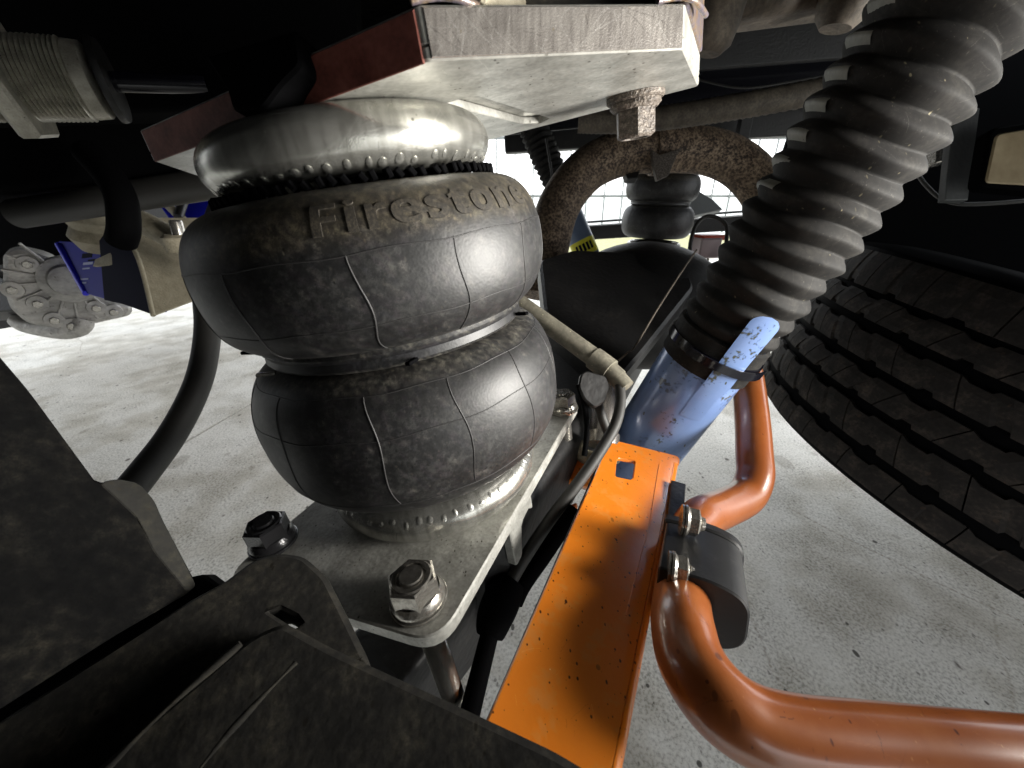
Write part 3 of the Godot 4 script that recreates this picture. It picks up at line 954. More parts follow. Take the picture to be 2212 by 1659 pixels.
func _ready() -> void:
	# ------------------------------------------------ camera, sky, lamp, exposure
	var cam := Camera3D.new()
	cam.name = "camera"
	add_child(cam)
	cam.fov = 88.0
	cam.near = 0.01
	cam.far = 400.0
	cam.transform = Transform3D(Basis(Vector3.RIGHT, -TILT), EYE)
	cam.current = true
	var lens := CameraAttributesPhysical.new()
	lens.frustum_focal_length = 12.43
	lens.frustum_focus_distance = 0.27
	lens.exposure_aperture = 15.0
	cam.attributes = lens
	cam.fov = 88.0
	var env := Environment.new()
	env.background_mode = Environment.BG_SKY
	var sm := ProceduralSkyMaterial.new()
	sm.sky_top_color = Color(0.94, 0.97, 1.0)
	sm.sky_horizon_color = Color(1.0, 1.0, 1.0)
	sm.sky_curve = 0.2
	sm.sky_energy_multiplier = 1.65
	sm.ground_bottom_color = Color(0.5, 0.5, 0.48)
	sm.ground_horizon_color = Color(0.9, 0.92, 0.93)
	sm.sun_angle_max = 1.0
	var sky := Sky.new()
	sky.sky_material = sm
	env.sky = sky
	env.tonemap_mode = Environment.TONE_MAPPER_LINEAR
	env.tonemap_exposure = 1.0
	env.sdfgi_enabled = true
	env.ssao_enabled = true
	env.ssil_enabled = true
	var we := WorldEnvironment.new()
	we.name = "world_environment"
	we.environment = env
	add_child(we)
	var sun := DirectionalLight3D.new()
	sun.name = "daylight"
	sun.light_energy = 0.25
	sun.light_angular_distance = 12.0
	sun.light_color = Color(1.0, 0.98, 0.95)
	sun.shadow_enabled = true
	add_child(sun)
	sun.look_at_from_position(Vector3(3, 6, -6), Vector3.ZERO)
	# the hand torch that lights the suspension from the right
	var torch_at := Vector3(0.475, 0.70, -0.095)
	var torch_to := Vector3(-0.06, 0.715, -0.29)
	var spot := SpotLight3D.new()
	spot.name = "torch_light"
	spot.light_energy = 1.25
	spot.light_color = Color(1.0, 0.985, 0.955)
	spot.light_size = 0.12
	spot.spot_angle = 34.0
	spot.spot_angle_attenuation = 0.8
	spot.spot_range = 12.0
	spot.spot_attenuation = 2.0
	spot.shadow_enabled = true
	add_child(spot)
	spot.look_at_from_position(torch_at, torch_to)

	rng.seed = 4242
	nz.seed = 77
	nz.frequency = 0.1
	make_materials()
	var m := mb()

	# ------------------------------------------------ ground
	var Lx := Vector3(0.447, 0.0, -0.893).normalized()      # across the vehicle, away from the camera
	var Ty := Vector3(0.893, 0.0, 0.447).normalized()       # along the vehicle
	var floor_root := Node3D.new()
	floor_root.name = "floor"
	floor_root.set_meta("kind", "structure")
	add_child(floor_root)
	org[floor_root] = Vector3.ZERO
	m = mb()
	quad(m, Vector3(-90, -0.03, 60), Vector3(90, -0.03, 60), Vector3(90, -0.03, -200), Vector3(-90, -0.03, -200), Vector3.UP, Vector3.UP, Vector3.UP, Vector3.UP)
	var yard := obj("yard", m, mats.yard)
	yard.set_meta("kind", "structure")
	var jd := Vector3(0.205, 0, -0.979)
	var jp := Vector3(-1.101, 0, -0.912)
	var far_a := jp + jd * 4.6
	var near_a := jp - jd * 9.0
	m = mb()
	prism(m, PackedVector2Array([Vector2(near_a.x + 0.005, -near_a.z), Vector2(9, -near_a.z), Vector2(9, -far_a.z), Vector2(far_a.x + 0.005, -far_a.z)]), Transform3D(Basis(Vector3.RIGHT, Vector3.FORWARD, Vector3.UP), Vector3.ZERO), 0.025, 0.003)
	obj("concrete_slab", m, mats.concrete, floor_root)
	m = mb()
	prism(m, PackedVector2Array([Vector2(near_a.x - 0.005, -near_a.z), Vector2(-9, -near_a.z), Vector2(-9, -far_a.z), Vector2(far_a.x - 0.005, -far_a.z)]), Transform3D(Basis(Vector3.RIGHT, Vector3.FORWARD, Vector3.UP), Vector3(0, -0.0015, 0)), 0.0235, 0.003)
	obj("concrete_slab", m, mats.concrete, floor_root)
	m = mb()
	var jf := jp + jd * 4.6
	quad(m, near_a + Vector3(-0.006, -0.012, 0), near_a + Vector3(0.006, -0.012, 0), jf + Vector3(0.006, -0.012, 0), jf + Vector3(-0.006, -0.012, 0), Vector3.UP, Vector3.UP, Vector3.UP, Vector3.UP)
	obj("joint_filler", m, mats.joint, floor_root)
	m = mb()
	quad(m, Vector3(-14, -0.012, -5.6), Vector3(20, -0.012, -5.6), Vector3(20, -0.012, -9.2), Vector3(-14, -0.012, -9.2), Vector3.UP, Vector3.UP, Vector3.UP, Vector3.UP)
	obj("grass", m, mats.grass).set_meta("kind", "structure")

	# ------------------------------------------------ body above
	var rot := Basis(Ty, Vector3.UP, -Lx)
	var centre := Vector3(0.157, 0, -0.68)                   # middle of the axle on the ground
	var body := thing("vehicle_body", "black vehicle floor and sills overhead that close off the daylight", "vehicle body", centre)
	m = mb()
	block(m, centre + Vector3.UP * 1.36, rot, Vector3(7.0, 0.06, 2.1), 0.01)
	obj("floor_pan", m, mats.black, body)
	m = mb()
	block(m, centre + Vector3.UP * 1.30 + Lx * 1.03, rot, Vector3(7.0, 0.07, 0.03), 0.008)
	obj("sill", m, mats.black_paint, body)
	m = mb()
	block(m, centre + Vector3.UP * 0.78 - Lx * 1.03 - Ty * 0.65, rot, Vector3(2.5, 1.12, 0.03), 0.008)
	obj("sill", m, mats.black_paint, body)
	m = mb()
	block(m, centre + Vector3.UP * 1.01 - Lx * 1.03 + Ty * 2.06, rot, Vector3(2.9, 0.66, 0.03), 0.008)
	obj("sill", m, mats.black_paint, body)

	m = mb()
	block(m, centre + Vector3.UP * 0.76 - Ty * 2.7, rot, Vector3(0.04, 1.16, 2.0), 0.008)
	obj("end_panel", m, mats.black_paint, body)

	# ------------------------------------------------ near air spring and its plates
	var ax := Vector3(-0.14059, 0.99005, -0.00604).normalized()
	var e1 := Vector3(0.940399, 0.131624, -0.313568).normalized()
	var e2 := e1.cross(ax).normalized()
	var qb := Vector3(-0.05195, 0.53921, -0.23169)
	var qt := qb + ax * 0.2127
	make_spring(Transform3D(Basis(e1, ax, e2), qb), "large dirty black rubber air spring between two steel plates in the middle", true)

	# base plate
	var pn := on_plane(946, 1392, qb, ax)
	var pl := on_plane(478, 1248, qb, ax)
	var pr := on_plane(1250, 868, qb, ax)
	var f := frame(qb - ax * 0.0003, ax, e1)
	var o := thing("base_plate", "dusty pale steel base plate under the large air spring, bolted at its corners", "steel plate", qb)
	m = mb()
	prism(m, rounded(flat(f, [pn, pr, pr + pl - pn, pl]), [0.016, 0.008, 0.01, 0.016], 7), f, 0.008, 0.0008)
	obj("plate", m, mats.plate, o)
	# small web under the plate's right edge
	m = mb()
	var w0 := pn.lerp(pr, 0.36) - ax * 0.0085 - e1 * 0.004
	var wf := frame(w0, (pr - pn).normalized().cross(ax), (pr - pn))
	prism(m, rounded([Vector2(0, 0.0), Vector2(0.035, 0.0), Vector2(0.035, -0.016), Vector2(0.028, -0.010), Vector2(0.016, -0.012), Vector2(0.010, -0.034), Vector2(0, -0.034)], 0.003), wf, 0.006, 0.0006)
	obj("web", m, mats.plate, o)
	var grp := "nuts that hold the base plate"
	var b1 := on_plane(906, 1296, qb, ax)
	var b2 := on_plane(592, 1172, qb, ax)
	var b3 := on_plane(1216, 884, qb, ax)
	nut_on_stud("shiny steel nut on the near corner of the base plate, nearest the camera", b1, ax, 0.0215, mats.nut, mats.nut, 0.085, grp)
	nut_on_stud("dark oily nut at the left corner of the base plate", b2, ax, 0.0215, mats.dark_nut, mats.dark_nut, 0.03, grp)
	nut_on_stud("small bright nut on the far right corner of the base plate", b3, ax, 0.020, mats.nut, mats.nut, 0.03, grp)

	# top plate
	var tf := frame(qt + ax * 0.0002, -ax, e1)
	var A := on_plane(926, 133, qt, ax)
	var B := on_plane(1477, 108, qt, ax)
	var C := on_plane(1510, 187, qt, ax)
	var D := on_plane(1057, 303, qt, ax)
	var E := on_plane(333, 350, qt, ax)
	var D2 := C + (D - C) * 1.55
	var E2 := E + (E - A) * 0.0 + (D - C).normalized() * 0.0
	var E3 := on_plane(423, 380, qt, ax)
	E2 = E3 + (E3 - E) * 0.6
	o = thing("top_plate", "thick machined steel plate overhead that the large air spring hangs from", "steel plate", qt)
	m = mb()
	var slot_pts := []
	for q in [[957, 227], [1004, 212], [1031, 209], [1187, 257], [1167, 267], [1131, 269], [971, 230]]:
		slot_pts.append(on_plane(q[0], q[1], qt, ax))
	var slot := rounded(flat(tf, slot_pts), 0.002, 4)
	var outline := rounded(flat(tf, [A, B, C, D2, E2, E]), [0.001, 0.001, 0.004, 0.004, 0.004, 0.001], 4)
	prism(m, outline, tf, 0.0040, 0.0007, [slot])
	prism(m, outline, tf.translated(-tf.basis.z * 0.0042), 0.0093, 0.0004)
	obj("plate", m, mats.top_plate, o)
	m = mb()
	block(m, (A + C) / 2 - e1 * 0.03 + ax * 0.030, Basis(e1, e2, ax), Vector3(0.13, 0.10, 0.012), 0.001)
	obj("backing", m, mats.casting_dark, o)
	# ground front edge with its welds and the painted left edge, each a skin proud of the plate
	var fe := frame((A + B) / 2 + ax * 0.0069, (B - A).normalized().cross(ax) * (1.0 if (B - A).cross(ax).dot(EYE - A) > 0 else -1.0), B - A)
	m = mb()
	var hw := A.distance_to(B) / 2
	prism(m, PackedVector2Array([Vector2(-hw + 0.001, -0.0062), Vector2(hw - 0.001, -0.0062), Vector2(hw - 0.001, 0.0062), Vector2(-hw + 0.001, 0.0062)]), fe.translated(fe.basis.z * 0.0006), 0.001, 0.0003)
	obj("ground_edge", m, mats.ground_steel, o)
	var le := frame((A + E) / 2 + ax * 0.0066, (E - A).cross(ax) * (1.0 if (E - A).cross(ax).dot(EYE - A) > 0 else -1.0), E - A)
	m = mb()
	var hl := A.distance_to(E) / 2
	prism(m, PackedVector2Array([Vector2(-hl + 0.0016, -0.0064), Vector2(hl - 0.0016, -0.0064), Vector2(hl - 0.0016, 0.0068), Vector2(-hl + 0.0016, 0.0068)]), le.translated(le.basis.z * 0.0006), 0.001, 0.0003)
	obj("painted_edge", m, mats.red_oxide, o)
	# upstand brackets welded on top
	var tu := ax * 0.0140
	m = mb()
	beam(m, A + tu + ax * 0.02 + (B - A) * 0.16 + (C - B) * 0.05, A + tu + ax * 0.02 + (B - A) * 0.16 + (C - B) * 0.9, ax, 0.006, 0.04, 0.001)
	obj("upstand", m, mats.beige_dust, o)
	m = mb()
	beam(m, B + tu + ax * 0.02 - (B - A) * 0.02 + (C - B) * 0.05, B + tu + ax * 0.02 - (B - A) * 0.02 + (C - B) * 0.95, ax, 0.005, 0.04, 0.001)
	obj("upstand", m, mats.weld, o)
	m = mb()
	beam(m, A + tu + ax * 0.02 + (C - B) * 0.45, B + tu + ax * 0.02 + (C - B) * 0.45 - (B - A) * 0.03, ax, 0.006, 0.04, 0.001)
	obj("back_web", m, mats.casting, o)
	for q in [[0.07, 0.004], [0.965, 0.004]]:
		m = mb()
		var wc: Vector3 = A.lerp(B, q[0]) + ax * 0.0145
		tube(m, smooth_path([wc - (B - A).normalized() * 0.009, wc + ax * 0.001, wc + (B - A).normalized() * 0.008, wc + (B - A).normalized() * 0.012 + (C - B) * 0.2], 6), 0.0011, 12)
		obj("weld_bead", m, mats.weld, o)
	# rusty bolt under the plate
	var rb := on_plane(1372, 206, qt, ax)
	o = thing("rusty_bolt", "rusty crusted hex bolt head hanging under the right end of the top plate", "bolt", rb)
	washer(rb, -ax, 0.0155, 0.003, mats.rust_bolt, o)
	m = mb()
	lathe(m, [Vector2(0, 0.003), Vector2(0.0135, 0.003), Vector2(0.0138, 0.005), Vector2(0.0118, 0.007), Vector2(0, 0.007)], rb, -ax, 30)
	obj("flange", m, mats.rust_bolt, o)
	hex_nut(rb - ax * 0.006, -ax, 0.0195, 0.014, mats.rust_bolt, o, "head", 0.15)

	build_right()
	build_foreground()
	build_middle()
	build_left()
	build_far()
	build_torch(torch_at, torch_to)

func build_torch(p: Vector3, to: Vector3) -> void:
	var d := (to - p).normalized()
	var o := thing("hand_torch", "black hand torch with a glowing lens, held out to the right", "torch", p)
	var m := mb()
	lathe(m, [Vector2(0, -0.12), Vector2(0.012, -0.12), Vector2(0.013, -0.118), Vector2(0.013, -0.04), Vector2(0.018, -0.025), Vector2(0.018, -0.004), Vector2(0.0165, -0.002), Vector2(0.0155, -0.006), Vector2(0, -0.006)], p, d, 32)
	obj("torch_body", m, mats.gloss_black, o)
	m = mb()
	lathe(m, [Vector2(0, -0.005), Vector2(0.012, -0.005), Vector2(0.012, -0.0045), Vector2(0, -0.0045)], p, d, 24)
	obj("torch_lens", m, mats.torch_glow, o)

func build_right() -> void:
	# ------------------------------------------------ near shock absorber
	var T := at(2030, 60, 0.224)
	var S := at(1395, 960, 0.4144)
	make_shock("shock_absorber", "blue shock absorber with a long ribbed black rubber boot, running to the upper right", T, S, true)

	# ------------------------------------------------ orange bracket
	var tl := at(1318, 948, 0.353); var tr := at(1470, 986, 0.353)
	var bl := at(1050, 1560, 0.156); var br := at(1378, 1545, 0.159)
	var up := ((tl + tr) - (bl + br)) / 2
	var fo := frame((tl + tr + bl + br) / 4, (tr - tl).cross(up), tr - tl)
	if fo.basis.z.dot(EYE - fo.origin) < 0:
		fo = frame(fo.origin, -fo.basis.z, tr - tl)
	var c4 := flat(fo, [tl, tr, br, bl])
	var dl: Vector2 = (c4[3] - c4[0]) * 0.35
	var dr: Vector2 = (c4[2] - c4[1]) * 0.35
	var o := thing("orange_bracket", "long orange painted steel bracket with a square hole near its top, bottom centre", "bracket", fo.origin)
	var hole := []
	for q in [[1333, 988], [1373, 995], [1367, 1037], [1329, 1030]]:
		hole.append(on_plane(q[0], q[1], fo.origin, fo.basis.z))
	var m := mb()
	var inr: Vector2 = (c4[0] - c4[1]).normalized() * 0.004
	var face: Array = [c4[0], c4[1], c4[1] + (c4[2] - c4[1]).normalized() * 0.0135, c4[1] + (c4[2] - c4[1]).normalized() * 0.0137 + inr, c4[2] + dr + inr, c4[3] + dl]
	prism(m, rounded(face, [0.0105, 0.011, 0.0, 0.0, 0.0, 0.0], 8), fo, 0.0032, 0.0007, [rounded(flat(fo, hole), 0.0035, 5)])
	obj("face", m, mats.orange, o)
	# folded right edge: a rounded bend and a flange
	m = mb()
	var z := fo.basis.z
	var e_top: Vector3 = fo * Vector3(c4[1].x, c4[1].y, 0)
	var e_bot: Vector3 = fo * Vector3((c4[2] + dr).x, (c4[2] + dr).y, 0)
	var along := (e_bot - e_top).normalized()
	var xo := along.cross(z).normalized()
	if xo.dot(fo.basis.x) < 0: xo = -xo
	var sect := []
	for i in 9:
		var g := PI / 2 * i / 8.0
		sect.append([Vector2(-0.004 + 0.0042 * sin(g), -0.0042 + 0.0042 * cos(g)), Vector2(sin(g), cos(g))])
	sect.append([Vector2(0.0002, -0.014), Vector2(1, 0)])
	sect.append([Vector2(-0.0030, -0.014), Vector2(0, -1)])
	sect.append([Vector2(-0.0030, -0.0035), Vector2(-1, 0)])
	var s0 := e_top + along * 0.0137
	for i in sect.size() - 1:
		var p = sect[i]; var q = sect[i + 1]
		var n0: Vector3 = xo * p[1].x + z * p[1].y
		var n1: Vector3 = xo * q[1].x + z * q[1].y
		if i >= 9:
			n0 = n1
		quad(m, s0 + xo * p[0].x + z * p[0].y, s0 + xo * q[0].x + z * q[0].y, e_bot + xo * q[0].x + z * q[0].y, e_bot + xo * p[0].x + z * p[0].y, n0, n1, n1, n0)
	obj("folded_edge", m, mats.orange, o)
	m = mb()
	tube(m, [on_plane(1424, 1004, fo.origin, z), on_plane(1405, 1120, fo.origin, z), on_plane(1352, 1330, fo.origin, z)], 0.00035, 6)
	obj("paint_ridge", m, mats.orange, o)
	# black left flange below the face
	var l_top: Vector3 = fo * Vector3(c4[0].x, c4[0].y, 0) + along * 0.045
	var l_bot: Vector3 = fo * Vector3((c4[3] + dl).x, (c4[3] + dl).y, 0)
	m = mb()
	beam(m, l_top - z * 0.014 + xo * 0.0017, l_bot - z * 0.014 + xo * 0.0017, z, 0.003, 0.0205, 0.0008)
	obj("left_flange", m, mats.black_paint, o)
	# second orange lug behind on the left
	var lug := thing("orange_lug", "small orange lug behind the upper left corner of the orange bracket", "bracket", at(1262, 1030, 0.37))
	m = mb()
	plate(m, [[1218, 990, 0.385], [1262, 985, 0.39], [1330, 1010, 0.375], [1330, 1045, 0.365], [1258, 1028, 0.37], [1212, 1050, 0.372]], 0.012, 0.002, 0.004)
	obj("lug_plate", m, mats.orange, lug)
	m = mb()
	plate(m, [[1252, 1024, 0.36], [1330, 1042, 0.357], [1320, 1068, 0.353], [1243, 1048, 0.357]], 0.016, 0.0015, 0.002)
	obj("lug_plate", m, mats.orange, lug)
	m = mb()
	plate(m, [[1222, 1100, 0.38], [1250, 1080, 0.38], [1240, 1170, 0.37], [1212, 1150, 0.37]], 0.01, 0.002, 0.008)
	obj("lug_ear", m, mats.bar_orange, lug)

	# ------------------------------------------------ anti-roll bar
	o = thing("anti_roll_bar", "orange brown painted tube bending from behind the shock absorber to the lower right", "anti-roll bar", at(1475, 1300, 0.199))
	m = mb()
	tube(m, smooth_path([at(1590, 700, 0.422), at(1612, 800, 0.393), at(1624, 900, 0.358), at(1629, 980, 0.336), at(1630, 1030, 0.325), at(1610, 1072, 0.315), at(1560, 1098, 0.297), at(1515, 1118, 0.280), at(1488, 1160, 0.261), at(1477, 1230, 0.230), at(1472, 1300, 0.204), at(1474, 1352, 0.185), at(1494, 1430, 0.169), at(1550, 1510, 0.157), at(1630, 1566, 0.153), at(1740, 1595, 0.152), at(1900, 1610, 0.153), at(2100, 1628, 0.153), at(2400, 1652, 0.155), at(2400, 1652, 0.155) * 2.0 - at(2100, 1628, 0.155) * 1.0, at(2400, 1652, 0.155) * 3.0 - at(2100, 1628, 0.155) * 2.0, at(2400, 1652, 0.155) * 4.0 - at(2100, 1628, 0.155) * 3.0, at(2400, 1652, 0.155) * 5.0 - at(2100, 1628, 0.155) * 4.0], 10), 0.0140, 32)
	obj("tube", m, mats.bar_orange, o)
	# black clamp bush
	var ba := (at(1476, 1250, 0.221) - at(1472, 1300, 0.204)).normalized()
	var bc := at(1512, 1325, 0.200)
	o = thing("rubber_bush", "black rubber clamp bush on the bar, right of the orange bracket", "bush", bc)
	m = mb()
	var bx := (Vector3.RIGHT - ba * ba.x).normalized()
	var bf := frame(bc, -ba, bx)
	prism(m, rounded([Vector2(-0.0213, -0.0197), Vector2(0.0049, -0.0197), Vector2(0.0213, -0.0131), Vector2(0.0213, 0.0131), Vector2(0.0049, 0.0197), Vector2(-0.0213, 0.0197)], [0.002, 0.016, 0.018, 0.018, 0.016, 0.002], 8), bf, 0.048, 0.001)
	obj("bush", m, mats.bush_rubber, o)
	m = mb()
	prism(m, rounded([Vector2(-0.0225, -0.0209), Vector2(0.0049, -0.0209), Vector2(0.0225, -0.0139), Vector2(0.0225, 0.0139), Vector2(0.0049, 0.0209), Vector2(-0.0225, 0.0209)], [0.002, 0.016, 0.018, 0.018, 0.016, 0.002], 8), bf.translated(ba * 0.048), 0.008, 0.0012)
	obj("collar", m, mats.bush_rubber, o)
	# steel pad and two bolts
	o = thing("clamp_pad", "dark steel pad on the right side of the orange bracket, beside the black bush", "steel pad", at(1466, 1090, 0.31))
	m = mb()
	plate(m, [[1450, 1036, 0.31], [1482, 1045, 0.31], [1474, 1140, 0.262], [1440, 1150, 0.262]], 0.016, 0.001, 0.001)
	obj("pad", m, mats.black_paint, o)
	var bolt_ax := (fo.basis.x * 0.9 + Vector3(0.1, 0.2, 0.25)).normalized()
	for q in [[1470, 1122, 0.232, "upper silver nut between the orange bracket and the black bush"], [1440, 1226, 0.208, "lower silver nut between the orange bracket and the black bush"]]:
		var c := at(q[0], q[1], q[2])
		var b := thing("clamp_nut", q[3], "nut", c, "nuts of the bar clamp")
		washer(c, bolt_ax, 0.0088, 0.0017, mats.nut, b)
		hex_nut(c + bolt_ax * 0.0017, bolt_ax, 0.0138, 0.008, mats.nut, b, "nut", 0.1, 0.009)
		stud(c, bolt_ax, 0.0042, 0.0, 0.013, mats.nut, b)

	# ------------------------------------------------ tyre
	make_tyre(Vector3(0.893, 0.22785, -0.6272), Vector3(0.29447, 0.95085, 0.09572), 0.4136, 0.300)

func build_foreground() -> void:
	# ------------------------------------------------ rusty casting in the lower left foreground
	var o := thing("rusty_casting", "dark rusty dirt-caked axle casting filling the lower left foreground", "axle casting", at(300, 1500, 0.13))
	var m := mb()
	var wf := plate(m, [[-400, 420, 0.13], [-20, 745, 0.165], [60, 838, 0.172], [135, 940, 0.177], [212, 1045, 0.181], [250, 1032, 0.1815], [300, 1042, 0.181], [335, 1080, 0.180], [352, 1120, 0.178], [430, 1268, 0.166], [250, 1372, 0.150], [0, 1532, 0.130], [-350, 1750, 0.11]], 0.03, 0.004, 0.006)
	obj("web", m, mats.casting_dark, o)
	m = mb()
	var rim := []
	for q in [[212, 1043], [250, 1034], [300, 1044], [334, 1082], [350, 1122], [424, 1266], [404, 1280], [330, 1190], [296, 1120], [248, 1075]]:
		rim.append(on_plane(q[0], q[1], wf.origin, wf.basis.z))
	prism(m, rounded(flat(wf, rim), 0.003), wf.translated(wf.basis.z * 0.0004), 0.004, 0.0004)
	obj("flange_rim", m, mats.rusty_rim, o)
	m = mb()
	plate(m, [[-300, 1500, 0.175], [0, 1440, 0.19], [300, 1270, 0.205], [440, 1240, 0.205], [560, 1330, 0.20], [620, 1420, 0.195], [200, 1900, 0.16], [-300, 2100, 0.15]], 0.01, 0.002, 0.002)
	obj("inner_wall", m, mats.black, o)
	m = mb()
	plate(m, [[420, 1285, 0.176], [478, 1256, 0.180], [548, 1203, 0.187], [600, 1190, 0.188], [655, 1198, 0.187], [705, 1242, 0.183], [745, 1320, 0.176], [800, 1432, 0.166], [700, 1450, 0.160], [540, 1420, 0.158], [170, 1700, 0.128], [-300, 2050, 0.105], [-420, 1830, 0.11], [0, 1550, 0.140]], 0.02, 0.004, 0.004, [[[578, 1320], [606, 1314], [640, 1332], [652, 1348], [636, 1356], [604, 1336]]])
	obj("ear", m, mats.casting, o)
	m = mb()
	plate(m, [[150, 1700, 0.121], [400, 1490, 0.137], [540, 1372, 0.149], [610, 1340, 0.152], [705, 1392, 0.150], [800, 1436, 0.147], [900, 1482, 0.144], [1060, 1556, 0.138], [1200, 1622, 0.132], [1330, 1700, 0.126], [1500, 1950, 0.11], [600, 2300, 0.09], [-200, 2000, 0.10]], 0.035, 0.007, 0.004)
	obj("cover", m, mats.casting, o)
	m = mb()
	tube(m, smooth_path([at(100, 1800, 0.115), at(330, 1560, 0.1285), at(520, 1390, 0.1435)], 8), func(t): return 0.0010 + 0.0004 * sin(t * 9.0), 10)
	obj("casting_seam", m, mats.casting, o)
	m = mb()
	tube(m, smooth_path([at(330, 1800, 0.113), at(480, 1600, 0.1240), at(640, 1430, 0.1400)], 8), func(t): return 0.0008 + 0.0004 * sin(t * 13.0), 10)
	obj("casting_seam", m, mats.casting, o)
	# black hose at the left
	o = thing("rubber_hose", "thick black rubber hose curving down at the left of the air spring", "hose", at(290, 1045, 0.33))
	m = mb()
	tube(m, smooth_path([at(430, 540, 0.46), at(445, 650, 0.45), at(448, 720, 0.44), at(436, 800, 0.425), at(410, 870, 0.41), at(368, 945, 0.39), at(318, 1012, 0.365), at(262, 1080, 0.34), at(200, 1150, 0.32)], 10), 0.0125, 24)
	obj("hose", m, mats.hose, o)

func build_middle() -> void:
	var L := Vector3(0.4472, 0.0, -0.8929).normalized()
	var qb := Vector3(-0.05195, 0.53921, -0.23169)
	# ------------------------------------------------ axle
	var o := thing("axle", "black axle beam with a bulging housing, running under both air springs", "axle", qb + L * 0.45 - Vector3.UP * 0.1)
	var m := mb()
	var a := qb - Vector3.UP * 0.062 - L * 0.03
	var b := qb - Vector3.UP * 0.062 + L * 1.08
	beam(m, a, b, Vector3.UP, 0.13, 0.10, 0.012)
	obj("beam", m, mats.black_paint, o)
	m = mb()
	var hc := at(1385, 660, 0.66)
	lathe(m, arc(0, 0, 0.135, 0.10, -90, 90, 24), hc, Vector3.UP, 48)
	obj("housing", m, mats.black_paint, o)
	m = mb()
	plate(m, [[1165, 560, 0.56], [1240, 538, 0.58], [1380, 545, 0.58], [1480, 560, 0.56], [1500, 620, 0.52], [1390, 760, 0.44], [1330, 830, 0.41], [1180, 700, 0.44]], 0.03, 0.006, 0.01)
	obj("cover_plate", m, mats.black_paint, o)
	# dark mass under the base plate
	m = mb()
	var k := at(1010, 1420, 0.26)
	beam(m, at(820, 1500, 0.25), at(1180, 1080, 0.40), Vector3.UP, 0.05, 0.07, 0.004)
	obj("spring_seat", m, mats.black_paint, o)
	# ------------------------------------------------ dusty link rod and cable
	o = thing("link_rod", "dusty beige rod with a collar leaving the air spring's waist to the right", "rod", at(1345, 830, 0.315))
	m = mb()
	tube(m, [at(1060, 610, 0.385), at(1300, 785, 0.335), at(1336, 818, 0.328)], 0.0082, 24)
	obj("rod", m, mats.dusty_rod, o)
	m = mb()
	tube(m, [at(1282, 773, 0.3385), at(1318, 800, 0.331)], 0.0098, 24)
	obj("collar", m, mats.dusty_rod, o)
	m = mb()
	tube(m, smooth_path([at(1330, 812, 0.329), at(1352, 838, 0.324)], 3), 0.0076, 20)
	obj("end", m, mats.dusty_rod, o)
	o = thing("sensor_cable", "dark cable curving down from the end of the dusty rod along the orange bracket", "cable", at(1240, 1040, 0.285))
	m = mb()
	tube(m, smooth_path([at(1338, 826, 0.325), at(1340, 870, 0.316), at(1328, 920, 0.306), at(1290, 985, 0.295), at(1240, 1055, 0.285), at(1190, 1120, 0.278), at(1130, 1210, 0.268), at(1085, 1290, 0.258)], 8), 0.0043, 16)
	obj("cable", m, mats.hose, o)
	m = mb()
	tube(m, smooth_path([at(1108, 1252, 0.266), at(1092, 1280, 0.262), at(1070, 1330, 0.255), at(1058, 1375, 0.250)], 5), func(t): return 0.0085 + 0.0038 * sin(t * PI), 14)
	obj("plug", m, mats.black, o)
	m = mb()
	tube(m, smooth_path([at(1060, 1360, 0.25), at(1045, 1420, 0.238), at(1030, 1480, 0.226), at(1010, 1560, 0.212)], 6), 0.0058, 16)
	obj("lower_cable", m, mats.black, o)
	m = mb()
	tube(m, smooth_path([at(1240, 1100, 0.30), at(1180, 1190, 0.285), at(1130, 1260, 0.27), at(1110, 1300, 0.262)], 6), 0.0062, 16)
	obj("sleeve", m, mats.black, o)
	# thin steel pipe
	o = thing("brake_pipe", "thin steel brake pipe running down beside the black axle cover", "pipe", at(1334, 782, 0.40))
	m = mb()
	tube(m, smooth_path([at(1505, 540, 0.50), at(1475, 583, 0.47), at(1420, 668, 0.44), at(1372, 748, 0.415), at(1355, 762, 0.41), at(1330, 785, 0.405)], 8), 0.0011, 10)
	obj("pipe", m, mats.cast_bar, o)
	# rubber clip with strap
	o = thing("rubber_clip", "dusty black rubber clip with two straps below the collar of the rod", "clip", at(1275, 850, 0.325))
	m = mb()
	plate(m, [[1255, 808, 0.322], [1266, 800, 0.324], [1310, 812, 0.324], [1318, 835, 0.322], [1308, 868, 0.318], [1285, 882, 0.316], [1262, 862, 0.316], [1250, 835, 0.319]], 0.006, 0.0012, 0.003)
	obj("clip", m, mats.black_paint, o)
	m = mb()
	tube(m, smooth_path([at(1250, 830, 0.322), at(1262, 875, 0.322), at(1268, 930, 0.322), at(1262, 985, 0.32)], 6), 0.0022, 8)
	obj("strap", m, mats.black, o)
	m = mb()
	tube(m, smooth_path([at(1290, 870, 0.325), at(1302, 905, 0.325), at(1318, 945, 0.325)], 6), 0.004, 8)
	obj("strap", m, mats.hose, o)
	# silver cylinder behind the clip
	o = thing("silver_cylinder", "small silver cylinder with a chrome ring behind the rubber clip", "cylinder", at(1312, 900, 0.38))
	m = mb()
	tube(m, [at(1310, 830, 0.40), at(1300, 960, 0.375)], 0.013, 28)
	obj("barrel", m, mats.ground_steel, o)
	m = mb()
	tube(m, [at(1302, 938, 0.362), at(1300, 962, 0.358)], 0.0152, 28)
	obj("ring", m, mats.nut, o)
	o = thing("small_elbow_fitting", "small pale elbow fitting under the silver cylinder, left of the orange bracket", "fitting", at(1285, 990, 0.37))
	m = mb()
	tube(m, smooth_path([at(1240, 950, 0.39), at(1262, 985, 0.385), at(1300, 992, 0.38), at(1330, 985, 0.385)], 6), 0.0075, 16)
	obj("elbow", m, mats.beige_dust, o)
